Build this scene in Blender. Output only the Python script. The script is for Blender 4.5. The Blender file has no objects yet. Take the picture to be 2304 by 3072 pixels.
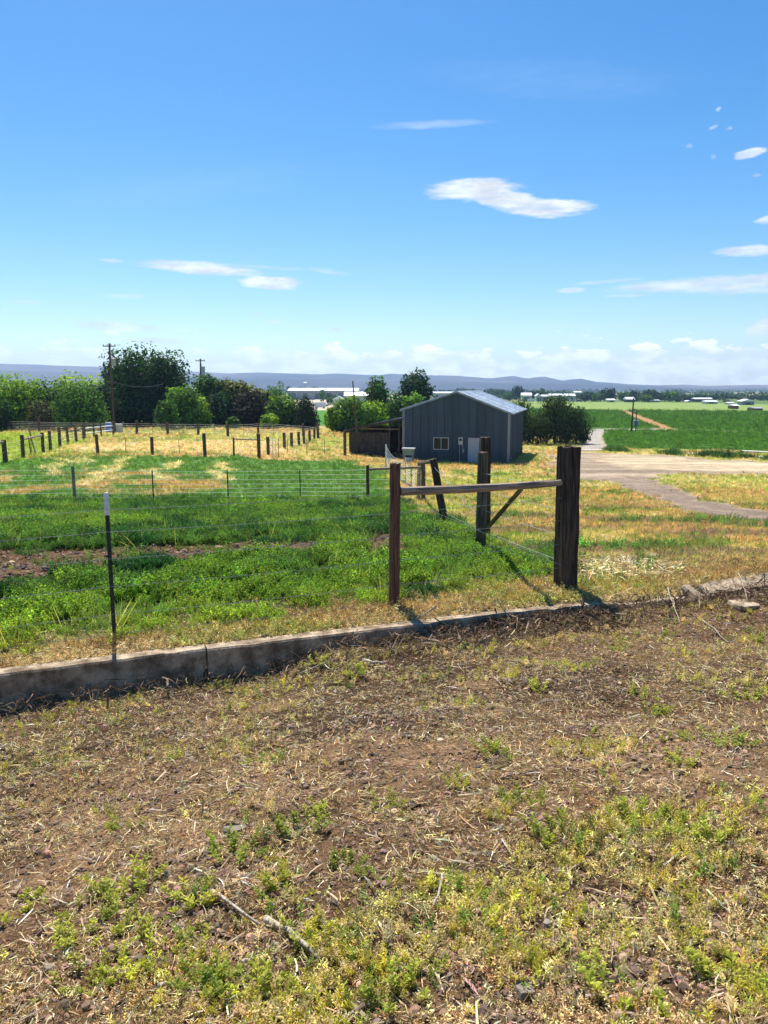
import bpy, math, random
import numpy as np
from mathutils import Vector, Matrix
R = math.radians
scn = bpy.context.scene
COL = scn.collection
rng = np.random.default_rng(7)
random.seed(7)

# ------------------------------------------------------------------ camera, sky, sun, exposure
F, CX, CY, PITCH, CAMZ = 2277.0, 1152.0, 1536.0, R(9.25), 2.25
cam = bpy.data.objects.new('camera', bpy.data.cameras.new('camera'))
COL.objects.link(cam)
cam.location = (0, 0, CAMZ)
cam.rotation_euler = (math.pi/2 - PITCH, 0, 0)
cam.data.sensor_fit = 'VERTICAL'
cam.data.sensor_height = 36
cam.data.lens = 36*F/3072
cam.data.clip_start = 0.05
cam.data.clip_end = 60000
scn.camera = cam
scn.render.engine = 'CYCLES'
scn.cycles.use_denoising = True
scn.cycles.max_bounces = 8
scn.cycles.diffuse_bounces = 3
scn.cycles.glossy_bounces = 2
scn.cycles.transmission_bounces = 3
scn.cycles.transparent_max_bounces = 6
scn.cycles.volume_bounces = 0
scn.view_settings.view_transform = 'Standard'
scn.view_settings.look = 'None'
scn.view_settings.gamma = 1
scn.view_settings.exposure = 0.72
SUN_EL, SUN_AZ = R(60), R(-19)          # azimuth from +Y, negative = left
sl = bpy.data.lights.new('sun', 'SUN'); sl.energy = 5.0; sl.angle = R(0.53); sl.color = (1, .95, .86)
sun = bpy.data.objects.new('sun', sl); COL.objects.link(sun)
sdir = Vector((math.sin(SUN_AZ)*math.cos(SUN_EL), math.cos(SUN_AZ)*math.cos(SUN_EL), math.sin(SUN_EL)))
sun.rotation_euler = sdir.to_track_quat('Z', 'Y').to_euler()
sun.location = (0, 0, 60)

def pix_dir(px, py):
    v = (CY-py)/F
    return Vector(((px-CX)/F, math.cos(PITCH)+v*math.sin(PITCH), -math.sin(PITCH)+v*math.cos(PITCH)))

class NT:
    """tiny node-tree helper"""
    def __init__(s, tree): s.t = tree; s.n = tree.nodes; s.l = tree.links
    def add(s, typ, **kw):
        n = s.n.new(typ)
        for k, v in kw.items():
            if k[0] == 'i' and k[1:].isdigit(): s.put(n, int(k[1:]), v)
            elif k.startswith('in_'): s.put(n, k[3:].replace('_', ' '), v)
            else: setattr(n, k, v)
        return n
    def put(s, n, key, v):
        if isinstance(v, bpy.types.NodeSocket): s.l.new(v, n.inputs[key])
        else: n.inputs[key].default_value = v
    def math(s, op, a, b=0.0, c=None, clamp=False):
        n = s.n.new('ShaderNodeMath'); n.operation = op; n.use_clamp = clamp
        s.put(n, 0, a); s.put(n, 1, b)
        if c is not None: s.put(n, 2, c)
        return n.outputs[0]
    def mix(s, f, a, b, typ='MIX'):
        n = s.n.new('ShaderNodeMix'); n.data_type = 'RGBA'; n.blend_type = typ
        s.put(n, 0, f); s.put(n, 6, a); s.put(n, 7, b)
        return n.outputs[2]
    def ramp(s, x, a, b, lo=0.0, hi=1.0, smooth=True):
        n = s.n.new('ShaderNodeMapRange')
        if smooth: n.interpolation_type = 'SMOOTHSTEP'
        s.put(n, 0, x); s.put(n, 1, a); s.put(n, 2, b); s.put(n, 3, lo); s.put(n, 4, hi)
        return n.outputs[0]
    def noise(s, vec, scale, detail=3, rough=.55, out=0):
        n = s.n.new('ShaderNodeTexNoise')
        if vec is not None: s.l.new(vec, n.inputs['Vector'])
        n.inputs['Scale'].default_value = scale; n.inputs['Detail'].default_value = detail
        n.inputs['Roughness'].default_value = rough
        return n.outputs[out]

world = bpy.data.worlds.new('World'); scn.world = world; world.use_nodes = True
W = NT(world.node_tree); W.n.clear()
sky = W.add('ShaderNodeTexSky', sky_type='NISHITA', sun_disc=False)
sky.sun_elevation = SUN_EL; sky.sun_rotation = SUN_AZ
sky.altitude = 700; sky.air_density = 1.0; sky.dust_density = 0.55; sky.ozone_density = 1.2
SKY_STRENGTH = 0.090
tc = W.add('ShaderNodeTexCoord')
sep = W.add('ShaderNodeSeparateXYZ', i0=tc.outputs['Generated'])
az = W.math('ARCTAN2', sep.outputs[0], sep.outputs[1])
el = W.math('ARCSINE', sep.outputs[2])
cv = W.add('ShaderNodeCombineXYZ', i0=az, i1=el)
sv = W.add('ShaderNodeVectorMath', operation='MULTIPLY', i0=cv.outputs[0], i1=(1, 3.2, 1)).outputs[0]
nz = W.noise(sv, 14, 5, .6, out=1)
dist = W.add('ShaderNodeVectorMath', operation='SUBTRACT', i0=nz, i1=(.5, .5, .5)).outputs[0]
dist = W.add('ShaderNodeVectorMath', operation='MULTIPLY', i0=dist, i1=(.034, .0065, 0)).outputs[0]
pos = W.add('ShaderNodeVectorMath', operation='ADD', i0=cv.outputs[0], i1=dist).outputs[0]
CLOUDS = [  # photo centre x, y, half width, half height, tilt, strength, softness
 (1416, 568, 140, 31, -.02, 1.0, .55), (1492, 590, 120, 34, .25, 1.0, .5), (1635, 624, 140, 25, .03, 1.0, .5),
 (1540, 600, 140, 26, .22, .9, .6),
 (610, 806, 175, 20, .05, 1.0, .75), (520, 792, 110, 10, .03, .8, .8), (817, 849, 95, 20, .0, 1.0, .5),
 (760, 800, 200, 6, .03, .35, .9), (985, 815, 65, 9, .12, .4, .9),
 (350, 978, 140, 16, .04, .75, .8), (87, 907, 48, 6, 0, .5, .9), (337, 779, 34, 7, .0, .6, .8),
 (460, 1022, 110, 11, .0, .6, .8), (772, 943, 24, 6, 0, .6, .8), (826, 966, 36, 6, 0, .7, .8),
 (1008, 987, 20, 6, 0, .7, .8), (380, 890, 60, 10, 0, .3, .9),
 (2265, 752, 110, 16, .02, .9, .8), (2170, 850, 330, 24, -.01, .85, .8), (2300, 862, 260, 18, .0, .6, .8),
 (1709, 871, 46, 9, .0, .8, .7), (1890, 887, 70, 5, 0, .5, .8), (1820, 845, 120, 6, -.03, .35, .9),
 (2251, 458, 40, 13, -.1, 1.0, .6), (2158, 328, 12, 7, -.3, .55, .9), (2141, 382, 10, 6, -.3, .38, .9),
 (2182, 385, 7, 5, -.2, .35, .9), (2137, 469, 8, 7, -.2, .25, .9), (2070, 438, 12, 7, 0, .25, .9), (2268, 524, 14, 6, 0, .3, .9),
 (2306, 658, 32, 14, -.1, .8, .8), (2295, 982, 60, 24, -.25, .9, .7),
 (1290, 373, 190, 13, -.03, .28, 1.0), (1650, 240, 420, 60, .1, .06, 1.0), (560, 560, 420, 60, -.15, .05, 1.0),
]
fv = W.add('ShaderNodeVectorMath', operation='MULTIPLY', i0=cv.outputs[0], i1=(1, 5, 1)).outputs[0]
fine = W.math('MULTIPLY', W.math('SUBTRACT', W.noise(fv, 30, 6, .62), .5), 1.9)
acc = None
for (px, py, hw, hh, tilt, s_, soft) in CLOUDS:
    d = pix_dir(px, py).normalized()
    a0, e0 = math.atan2(d.x, d.y), math.asin(d.z)
    loc = 1.0/math.sqrt(1+((px-CX)/F)**2+((CY-py)/F)**2)
    ww, hh_ = hw/F*loc, hh/F*loc
    q = W.add('ShaderNodeVectorMath', operation='SUBTRACT', i0=pos, i1=(a0, e0, 0)).outputs[0]
    sx = W.add('ShaderNodeSeparateXYZ', i0=q)
    e2 = W.math('MULTIPLY_ADD', sx.outputs[0], tilt, sx.outputs[1])
    X2 = W.math('MULTIPLY', sx.outputs[0], 1/ww); Y2 = W.math('MULTIPLY', e2, 1/hh_)
    rr = W.math('ADD', W.math('MULTIPLY', X2, X2), W.math('MULTIPLY', Y2, Y2))
    rr = W.math('ADD', rr, fine)
    m = W.ramp(rr, 1.35, 1.35*(1-soft)-.25, 0, s_)
    acc = m if acc is None else W.math('MAXIMUM', acc, m)
# thin streaks texture inside the clouds
stv = W.add('ShaderNodeVectorMath', operation='MULTIPLY', i0=cv.outputs[0], i1=(3, 26, 1)).outputs[0]
stn = W.noise(stv, 6, 5, .6)
acc = W.math('MULTIPLY', acc, W.ramp(stn, .25, .6, .55, 1.0))
# low band of fair weather cumulus above the hills
bv = W.add('ShaderNodeVectorMath', operation='MULTIPLY', i0=cv.outputs[0], i1=(1, 2.4, 1)).outputs[0]
b1 = W.noise(bv, 9, 7, .62); b2 = W.noise(bv, 26, 6, .6)
bsum = W.math('ADD', W.math('MULTIPLY', b1, .65), W.math('MULTIPLY', b2, .35))
rgt = W.ramp(az, R(-14), R(-2), .0, 1.0)
edge = W.math('ADD', W.ramp(el, R(1.5), R(3.6), .36, .58, smooth=False), W.math('MULTIPLY', W.math('SUBTRACT', 1.0, rgt), .01))
band = W.ramp(W.math('SUBTRACT', bsum, edge), .0, .03, 0, .95)
band = W.math('MULTIPLY', band, W.ramp(el, R(4.4), R(3.4), 0, 1))
band = W.math('MULTIPLY', band, W.ramp(b2, .38, .55, .55, 1.0))
band = W.math('MULTIPLY', band, W.math('MULTIPLY_ADD', rgt, .35, .65))
band = W.math('MULTIPLY', band, W.ramp(el, R(-.5), R(.9), .35, 1))
puff = W.ramp(b2, .35, .65, .8, 1.08)
hs = W.add('ShaderNodeHueSaturation', in_Color=sky.outputs[0], in_Saturation=1.46, in_Value=1.0)
CLOUD_RGB = (6.6, 6.9, 7.4, 1)
ccol = W.mix(1.0, CLOUD_RGB, W.add('ShaderNodeCombineColor', i0=puff, i1=puff, i2=puff).outputs[0], 'MULTIPLY')
bcol = W.mix(1.0, ccol, (1.40, 1.36, 1.30, 1), 'MULTIPLY')
skyc = W.mix(acc, W.mix(band, hs.outputs[0], bcol), ccol)
bg = W.add('ShaderNodeBackground', in_Color=skyc, in_Strength=SKY_STRENGTH)
wo = W.add('ShaderNodeOutputWorld', in_Surface=bg.outputs[0])

# ------------------------------------------------------------------ noise and terrain
def _hash(ix, iy, seed):
    h = (ix*374761393 + iy*668265263 + seed*974634777) & 0xffffffff
    h = ((h ^ (h >> 13))*1274126177) & 0xffffffff
    return ((h ^ (h >> 16)) & 0xffff)/65535.0
def vnoise(x, y, seed=0):
    x = np.asarray(x, float); y = np.asarray(y, float)
    ix = np.floor(x).astype(np.int64); iy = np.floor(y).astype(np.int64)
    fx = x-ix; fy = y-iy; fx = fx*fx*(3-2*fx); fy = fy*fy*(3-2*fy)
    a = _hash(ix, iy, seed); b = _hash(ix+1, iy, seed); c = _hash(ix, iy+1, seed); d = _hash(ix+1, iy+1, seed)
    return (a*(1-fx)+b*fx)*(1-fy)+(c*(1-fx)+d*fx)*fy
def fbm(x, y, scale, octv=4, seed=0):
    s = 0; amp = .5; tot = 0
    for o in range(octv):
        s = s+amp*vnoise(x*scale+o*17.3, y*scale-o*9.1, seed+o); tot += amp; amp *= .5; scale *= 2.03
    return s/tot
def sstep(a, b, x):
    t = np.clip((x-a)/(b-a), 0, 1); return t*t*(3-2*t)

_y = np.array([-50, 0, 9, 11, 16, 20, 26, 28, 40, 46, 62, 80, 110, 200, 350, 1000, 5000, 14000.])
_L = np.array([0, 0, 0, -.05, -.6, -1.05, -1.65, -1.85, -2.02, -2.1, -2.45, -2.75, -3.2, -5, -6.8, -9.5, -12, -14])
_R = np.array([0, 0, 0, -.08, -.6, -1.1, -1.65, -1.85, -2.9, -3.2, -3.75, -4.2, -4.7, -5.6, -6.6, -9.5, -12, -14])
_g = np.linspace(-1, math.log(14001), 1600)
def _sm(v):
    yy = np.exp(_g)-1
    z = np.interp(yy, _y, v); k = np.hanning(61); k /= k.sum()
    zp = np.pad(z, 30, mode='edge'); return np.convolve(zp, k, 'valid')
_Ls, _Rs = _sm(_L), _sm(_R)
WA, WB = 6.95, .385           # front edge of the concrete ditch wall: y = WA + WB x
WN = math.hypot(1, WB)
def dwall(x, y): return (y-(WA+WB*x))/WN
def terrain(x, y, detail=True):
    x = np.asarray(x, float); y = np.asarray(y, float)
    g = np.log(np.maximum(y, 0)+1)
    t = sstep(-15, 8, x-np.clip(y-120, 0, 400)*.05)
    far = np.interp(g, _g, _Ls)*(1-t)+np.interp(g, _g, _Rs)*t
    d = dwall(x, y)
    dn = np.clip(-d/4.85, 0, 1.15)
    near = -.30+.90*dn**1.05+.05*sstep(.3, 1.5, -d)*np.sin(x*.9+1.)
    near = near+(.13*sstep(-1.3, -.2, x)+.04*sstep(1.2, 3.2, x))*sstep(-1.3, -.15, d)*(.6+.8*vnoise(x*2.3, y*2.3, 77))
    # near the wall on the right the ditch is silted up
    k = sstep(.04, .11, d)
    z = near*(1-k)+far*k
    r = np.hypot(x, y)
    if detail:
        z = z+(fbm(x, y, .35, 3, 3)-.5)*.14*np.clip(r/8-.3, .15, 1)*np.clip(300/np.maximum(r, 1), 0, 1)
        amp = np.clip(1-(r-9)/20, 0, 1)
        z = z+((fbm(x, y, 2.2, 4, 5)-.5)*.12*(1-k)+(fbm(x, y, 9, 3, 8)-.5)*.05*(1-k)*np.clip(1.4-r/6, 0, 1)+(fbm(x, y, 3, 3, 6)-.5)*.05*k)*amp
    return z
def tz(x, y): return float(terrain(x, y))
def at(px, py):
    """point of the ground seen at a photo pixel"""
    d = pix_dir(px, py); t = .8; prev = t
    while t < 20000:
        p = Vector((0, 0, CAMZ))+d*t
        if p.z < tz(p.x, p.y): break
        prev = t; t *= 1.01
    a, b = prev, t
    for _ in range(18):
        m = (a+b)/2; p = Vector((0, 0, CAMZ))+d*m
        if p.z < tz(p.x, p.y): b = m
        else: a = m
    return Vector((0, 0, CAMZ))+d*b
def at_depth(px, py, Y):
    d = pix_dir(px, py); return Vector((0, 0, CAMZ))+d*(Y/d.y)
def zat(py, Y):
    v = (CY-py)/F
    return CAMZ+Y*(-math.sin(PITCH)+v*math.cos(PITCH))/(math.cos(PITCH)+v*math.sin(PITCH))

def poly(pts): return np.array([[p.x, p.y] for p in (at(a, b) for a, b in pts)])
def pdist(P, x, y):
    """signed distance to polygon, positive inside"""
    shp = x.shape; x = x.ravel(); y = y.ravel()
    d2 = np.full(x.shape, 1e18); ins = np.zeros(x.shape, bool); n = len(P)
    for i in range(n):
        x0, y0 = P[i]; x1, y1 = P[(i+1) % n]
        ex, ey = x1-x0, y1-y0; L = ex*ex+ey*ey+1e-12
        t = np.clip(((x-x0)*ex+(y-y0)*ey)/L, 0, 1)
        d2 = np.minimum(d2, (x-x0-t*ex)**2+(y-y0-t*ey)**2)
        c = ((y0 > y) != (y1 > y)) & (x < (x1-x0)*(y-y0)/((y1-y0) if abs(y1-y0) > 1e-12 else 1e-12)+x0)
        ins ^= c
    d = np.sqrt(d2); return np.where(ins, d, -d).reshape(shp)

P_LOT = poly([(1640,1366),(1740,1357),(1830,1361),(1955,1367),(2304,1384),(2700,1402),(2700,1450),(2304,1424),(2064,1424),(2010,1434),(1991,1442),
              (2046,1475),(2137,1507),(2304,1533),(2600,1575),(2600,1625),(2304,1572),(2173,1551),(2064,1533),(1904,1482),(1838,1450),(1770,1436),(1690,1418),(1640,1396)])
P_DRIVE = poly([(1838,1440),(1900,1428),(1991,1442),(2046,1475),(2137,1507),(2304,1533),(2600,1575),(2600,1625),(2304,1572),(2173,1551),(2064,1533),(1904,1482)])
P_CREAM = poly([(1830,1366),(1955,1371),(2304,1388),(2700,1406),(2700,1444),(2304,1419),(2064,1415),(1900,1404),(1820,1388)])
P_FNEAR = poly([(1812,1293),(1870,1291),(2015,1293),(2304,1302),(2900,1325),(2900,1375),(2304,1356),(1980,1348),(1818,1345),(1808,1315)])
P_FRIGHT = poly([(1876,1231),(2304,1237),(3000,1243),(3000,1320),(2304,1298),(2030,1290)])
P_FMID = poly([(1500,1224),(1700,1225),(1858,1231),(1900,1255),(1985,1287),(1850,1286),(1762,1284),(1700,1292),(1500,1292)])
P_PALE = poly([(1100,1203),(1700,1204),(2100,1208),(2304,1213),(3000,1222),(3000,1242),(2304,1236),(1868,1230),(1560,1223),(1100,1216)])
P_PATH = poly([(1860,1231),(1874,1230.5),(1925,1247),(2030,1291),(1975,1291),(1900,1256)])
P_ROAD = poly([(1735,1352),(1818,1350),(1810,1320),(1802,1304),(1830,1292),(2030,1294),(2030,1288),(1850,1286),(1790,1287),(1762,1300),(1742,1325)])
P_YARD = poly([(880,1195),(1080,1195),(1080,1228),(900,1232)])
P_GAP = poly([(860,1233),(1090,1230),(1090,1278),(860,1278)])
P_ALF = poly([(-900,2120),(-300,2035),(0,1985),(340,1925),(700,1875),(1150,1805),(1400,1755),(1640,1725),(1660,1690),(1560,1655),(1400,1600),(1290,1560),(1190,1545),(1175,1508),(-700,1508)])
P_DIRT1 = poly([(-300,1665),(0,1650),(120,1660),(350,1645),(600,1635),(800,1627),(980,1620),(980,1668),(750,1680),(350,1696),(200,1735),(0,1752),(-300,1775)])
P_DIRT2 = poly([(1080,1605),(1180,1600),(1250,1640),(1260,1690),(1150,1680),(1100,1640)])
P_GREEN2 = poly([(-500,1400),(0,1385),(150,1372),(520,1368),(800,1378),(1060,1385),(1165,1420),(1165,1500),(-500,1500)])
P_TAN1 = poly([(-200,1425),(150,1412),(420,1420),(640,1430),(700,1470),(500,1490),(150,1485),(-200,1470)])
P_TAN2 = poly([(180,1345),(300,1330),(560,1322),(840,1325),(900,1362),(760,1362),(500,1352),(300,1355)])
P_LIME = poly([(-300,1300),(120,1300),(240,1325),(160,1350),(60,1395),(-300,1420)])
P_FGD = poly([(1000,2800),(1150,2660),(1340,2600),(1560,2510),(1800,2440),(2080,2420),(2500,2480),(2700,3072),(2600,3500),(1250,3500),(1120,3072),(1050,2930)])
STRIPS = [((222,1378),(140,1425)), ((360,1378),(262,1455)), ((495,1385),(462,1440)), ((650,1390),(645,1442))]
STR_W = [(at(*a), at(*b)) for a, b in STRIPS]

C = lambda *v: np.array(v, float)
DIRT, DIRT2, STRAW, DRY = C(.145,.084,.044), C(.060,.034,.018), C(.50,.38,.20), C(.48,.34,.11)
ALF, LIME, OLIVE = C(.045,.155,.02), C(.26,.36,.035), C(.20,.22,.045)
def mixc(c, col, m): return c*(1-m[..., None])+col*m[..., None]
def ground_model(x, y):
    """colour of the bare sheet plus cover masks, all in world coordinates"""
    x = np.asarray(x, float); y = np.asarray(y, float)
    r = np.hypot(x, y)
    n1 = fbm(x, y, .12, 4, 11); n2 = fbm(x, y, .55, 4, 12); n3 = fbm(x, y, 2.6, 3, 13)
    wob = (n2-.5)*1.6*np.clip(r/25, .25, 3); wx = x+wob; wy = y+(fbm(x, y, .5, 3, 19)-.5)*2.2*np.clip(r/25, .25, 3)
    soft = np.clip(r*.012, .12, 5)
    def m(P, f=1.0): return sstep(-1, 1, pdist(P, wx, wy)/(soft*f))
    def mh(P, w=.4): return sstep(-1, 1, pdist(P, x+(n3-.5)*w, y+(n2-.5)*w)/(w*1.2))
    d = dwall(x, y)
    near = 1-sstep(.02, .08, d)
    c = np.zeros(x.shape+(3,))
    # general far side cover: yellow-green short grass with dry and bare patches
    c[:] = C(.50,.41,.17)
    c = mixc(c, C(.37,.38,.09), sstep(.44, .66, n2)*.9)
    c = mixc(c, C(.50,.33,.15), sstep(.48, .66, n1)*.85)
    c = mixc(c, C(.12,.20,.03), sstep(.60, .72, fbm(x, y, .8, 3, 31))*.8)
    bare = sstep(.50, .62, fbm(x*.5, y, .6, 4, 32))*sstep(36, 14, r)
    c = mixc(c, C(.30,.20,.145), bare*.9)
    # left pastures
    c = mixc(c, C(.30,.36,.05), m(P_LIME))
    g2 = m(P_GREEN2); c = mixc(c, C(.07,.19,.03), g2*.92)
    c = mixc(c, C(.42,.29,.11), m(P_TAN1)*g2*sstep(.36, .56, n2))
    c = mixc(c, C(.62,.47,.25), m(P_TAN2)*.95)
    for a, b in STR_W:
        ex, ey = b.x-a.x, b.y-a.y; L = ex*ex+ey*ey
        t = np.clip(((wx-a.x)*ex+(wy-a.y)*ey)/L, 0, 1)
        dd = np.hypot(wx-a.x-t*ex, wy-a.y-t*ey)
        c = mixc(c, C(.60,.50,.26), sstep(.75, .25, dd)*sstep(.3, .5, n3))
    # plain
    pl = sstep(105, 135, y)
    c = mixc(c, mixc(np.broadcast_to(C(.09,.15,.04), c.shape), C(.22,.20,.10), sstep(.45, .6, fbm(x*.3, y, .004, 3, 41))), pl)
    rows = .5+.5*np.sin((y+.05*x)*1.6)
    for P, col in ((P_PALE, C(.20,.27,.07)), (P_FMID, C(.05,.13,.016)), (P_FRIGHT, C(.048,.125,.015)), (P_GAP, C(.06,.19,.02)),
                   (P_FNEAR, C(.05,.135,.016))):
        mk = sstep(-1, 1, pdist(P, x, y)/np.clip(r*.002, .1, 4))
        c = mixc(c, col*(.85+.3*n2[..., None]), mk)
    mk = mh(P_YARD, 2.); c = mixc(c, C(.50,.42,.30), mk)
    mk = sstep(-.8, .8, pdist(P_PATH, x, y)); c = mixc(c, C(.36,.20,.09), mk)
    lot = m(P_LOT, .8); c = mixc(c, C(.31,.235,.165)*(.35+1.3*fbm(x*.22, y*2.0, .6, 5, 51)[..., None]), lot)
    crm = m(P_CREAM, 1.0); c = mixc(c, C(.50,.39,.25)*(.45+1.1*fbm(x*.22, y*2.0, .6, 5, 53)[..., None]), crm*lot)
    drv = m(P_DRIVE, 1.6); pd_ = pdist(P_DRIVE, wx, wy); rut = .5+.5*np.sin(pd_*5.5+n2*3)
    c = mixc(c, C(.27,.20,.15)*(.62+.55*rut*n3[..., None][..., 0]+.25*n2)[..., None], drv*lot*.8)
    road = sstep(-1, 1, pdist(P_ROAD, x, y)/.8); c = mixc(c, C(.36,.32,.28)*(.85+.3*n2[..., None]), road)
    # alfalfa paddock
    alf = m(P_ALF, 2.6)*sstep(.30, .75, d+(n3-.5)*.7)
    dirtb = np.clip(m(P_DIRT1, .6)+m(P_DIRT2, .6)*.9, 0, 1)
    patch = sstep(.66, .74, fbm(x, y*1.6, .9, 3, 61))
    bareA = np.clip(dirtb*sstep(.30, .48, n3+.15)+patch*.8, 0, 1)
    c = mixc(c, mixc(np.broadcast_to(C(.05,.09,.02), c.shape), DIRT*.9, bareA), alf)
    # dry strip on top of the wall
    top = (1-near)*sstep(1.5, .6, d+(n2-.5)*.9)
    c = mixc(c, C(.46,.32,.13), top*(1-alf))
    # foreground bank
    fg = mixc(np.broadcast_to(DIRT, c.shape), DIRT2, sstep(.35, .7, n2))
    fg = mixc(fg, C(.215,.132,.072), sstep(.55, .75, fbm(x, y, 1.3, 3, 71)))
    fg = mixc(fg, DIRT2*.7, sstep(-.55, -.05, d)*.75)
    dn_ = sstep(-.1, .3, pdist(P_FGD, x, y)); fg = mixc(fg, C(.055,.034,.02), dn_*.75)  # shade in the gaps between dense weeds is put into the soil colour
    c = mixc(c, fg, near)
    return dict(col=c, near=near, alf=alf, bareA=bareA, lot=lot, road=road, d=d, n1=n1, n2=n2, n3=n3, g2=g2, top=top,
                fields=np.clip(sum(sstep(-1, 1, pdist(P, x, y)) for P in (P_FNEAR, P_FMID, P_FRIGHT)), 0, 1))

# ------------------------------------------------------------------ object helpers
def tag(o, label=None, cat=None, group=None, kind=None):
    if label: o['label'] = label
    if cat: o['category'] = cat
    if group: o['group'] = group
    if kind: o['kind'] = kind
    return o
def empty(name, loc, rz=0, **kw):
    o = bpy.data.objects.new(name, None); COL.objects.link(o)
    o.location = loc; o.rotation_euler = (0, 0, rz); o.empty_display_size = .2
    return tag(o, **kw)
def add_mesh(name, verts, faces, mat, parent=None, smooth=False, loc=None, cols=None, link=True):
    me = bpy.data.meshes.new(name)
    verts = np.asarray(verts, np.float32)
    me.from_pydata(verts.tolist() if len(verts) < 200 else verts, [], faces if isinstance(faces, list) else faces.tolist())
    if cols is not None:
        a = me.color_attributes.new('Col', 'FLOAT_COLOR', 'POINT')
        cc = np.ones((len(verts), 4), np.float32); cc[:, :3] = cols
        a.data.foreach_set('color', cc.ravel())
    if smooth: me.polygons.foreach_set('use_smooth', [True]*len(me.polygons))
    me.materials.append(mat); me.update()
    o = bpy.data.objects.new(name, me)
    if link: COL.objects.link(o)
    if parent is not None: o.parent = parent
    if loc is not None: o.location = loc
    return o

class MB:
    def __init__(s): s.v = []; s.f = []
    def box(s, c, size, rz=0, M=None):
        hx, hy, hz = (k/2 for k in size); b = len(s.v)
        for dz in (-hz, hz):
            for dx, dy in ((-hx,-hy),(hx,-hy),(hx,hy),(-hx,hy)):
                p = Vector((dx, dy, dz))
                if M: p = M @ p
                elif rz: p = Vector((p.x*math.cos(rz)-p.y*math.sin(rz), p.x*math.sin(rz)+p.y*math.cos(rz), p.z))
                s.v.append(tuple(Vector(c)+p))
        s.f += [tuple(b+i for i in q) for q in ((3,2,1,0),(4,5,6,7),(0,1,5,4),(1,2,6,5),(2,3,7,6),(3,0,4,7))]
        return s
    def tube(s, pts, rad, n=8, cap=True, jit=0, seed=0):
        rr = random.Random(seed); pts = [Vector(p) for p in pts]; b = len(s.v); m = len(pts)
        for i, p in enumerate(pts):
            t = (pts[min(i+1, m-1)]-pts[max(i-1, 0)]).normalized()
            up = Vector((0, 0, 1)) if abs(t.z) < .9 else Vector((1, 0, 0))
            a = t.cross(up).normalized(); c = t.cross(a)
            r = rad[i] if isinstance(rad, (list, tuple)) else rad
            for k in range(n):
                th = 2*math.pi*k/n; q = r*(1+rr.uniform(-jit, jit))
                s.v.append(tuple(p+(a*math.cos(th)+c*math.sin(th))*q))
        for i in range(m-1):
            for k in range(n):
                s.f.append((b+i*n+k, b+i*n+(k+1) % n, b+(i+1)*n+(k+1) % n, b+(i+1)*n+k))
        if cap: s.f.append(tuple(b+k for k in range(n))[::-1]); s.f.append(tuple(b+(m-1)*n+k for k in range(n)))
        return s
    def quad(s, a, b, c, d):
        i = len(s.v); s.v += [tuple(a), tuple(b), tuple(c), tuple(d)]; s.f.append((i, i+1, i+2, i+3)); return s
    def prism(s, pts, axis):     # polygon of 3D points extruded by axis vector
        n = len(pts); b = len(s.v); ax = Vector(axis)
        s.v += [tuple(Vector(p)) for p in pts]+[tuple(Vector(p)+ax) for p in pts]
        s.f.append(tuple(b+i for i in range(n))[::-1]); s.f.append(tuple(b+n+i for i in range(n)))
        s.f += [(b+i, b+(i+1) % n, b+n+(i+1) % n, b+n+i) for i in range(n)]
        return s
    def build(s, name, mat, parent=None, smooth=False, **kw): return add_mesh(name, s.v, s.f, mat, parent, smooth, **kw)

# ------------------------------------------------------------------ materials
def mat_new(name):
    m = bpy.data.materials.new(name); m.use_nodes = True; t = NT(m.node_tree); t.n.clear()
    t.out = t.add('ShaderNodeOutputMaterial'); return m, t
def plain(name, rgb, rough=.7, metal=0.0, var=.25, scale=6, bump=0.0, spec=.5, rgb2=None, coord='Object', stretch=(1,1,1), bscale=None):
    m, t = mat_new(name)
    c = t.add('ShaderNodeTexCoord').outputs[coord]
    c = t.add('ShaderNodeVectorMath', operation='MULTIPLY', i0=c, i1=stretch).outputs[0]
    n = t.noise(c, scale, 5, .6)
    lo = tuple(v*(1-var) for v in rgb)+(1,); hi = tuple(v*(1+var) for v in (rgb2 or rgb))+(1,)
    col = t.mix(t.ramp(n, .3, .7), lo, hi)
    p = t.add('ShaderNodeBsdfPrincipled', in_Base_Color=col, in_Roughness=rough, in_Metallic=metal)
    p.inputs['Specular IOR Level'].default_value = spec
    if bump:
        b = t.add('ShaderNodeBump', in_Height=t.noise(c, bscale or scale*4, 4, .6), in_Strength=bump, in_Distance=.02)
        t.put(p, 'Normal', b.outputs[0])
    t.put(t.out, 0, p.outputs[0]); return m

def wood(name, rgb, rgb2, rough=.85):
    m, t = mat_new(name)
    c = t.add('ShaderNodeTexCoord').outputs['Object']
    s1 = t.add('ShaderNodeVectorMath', operation='MULTIPLY', i0=c, i1=(28, 28, 1.6)).outputs[0]
    s2 = t.add('ShaderNodeVectorMath', operation='MULTIPLY', i0=c, i1=(90, 90, 3)).outputs[0]
    g = t.noise(s1, 1.0, 5, .65); g2 = t.noise(s2, 1.0, 3, .6); blot = t.noise(c, 2.2, 3, .5)
    col = t.mix(t.ramp(g, .35, .65), rgb+(1,), rgb2+(1,))
    col = t.mix(t.ramp(g2, .52, .62, 0, .75), col, tuple(v*.25 for v in rgb)+(1,))
    col = t.mix(t.ramp(blot, .4, .7, 0, .5), col, tuple(v*.5 for v in rgb)+(1,))
    p = t.add('ShaderNodeBsdfPrincipled', in_Base_Color=col, in_Roughness=rough)
    p.inputs['Specular IOR Level'].default_value = .25
    h = t.math('ADD', g, t.math('MULTIPLY', g2, .6))
    t.put(p, 'Normal', t.add('ShaderNodeBump', in_Height=h, in_Strength=.9, in_Distance=.012).outputs[0])
    t.put(t.out, 0, p.outputs[0]); return m

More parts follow.
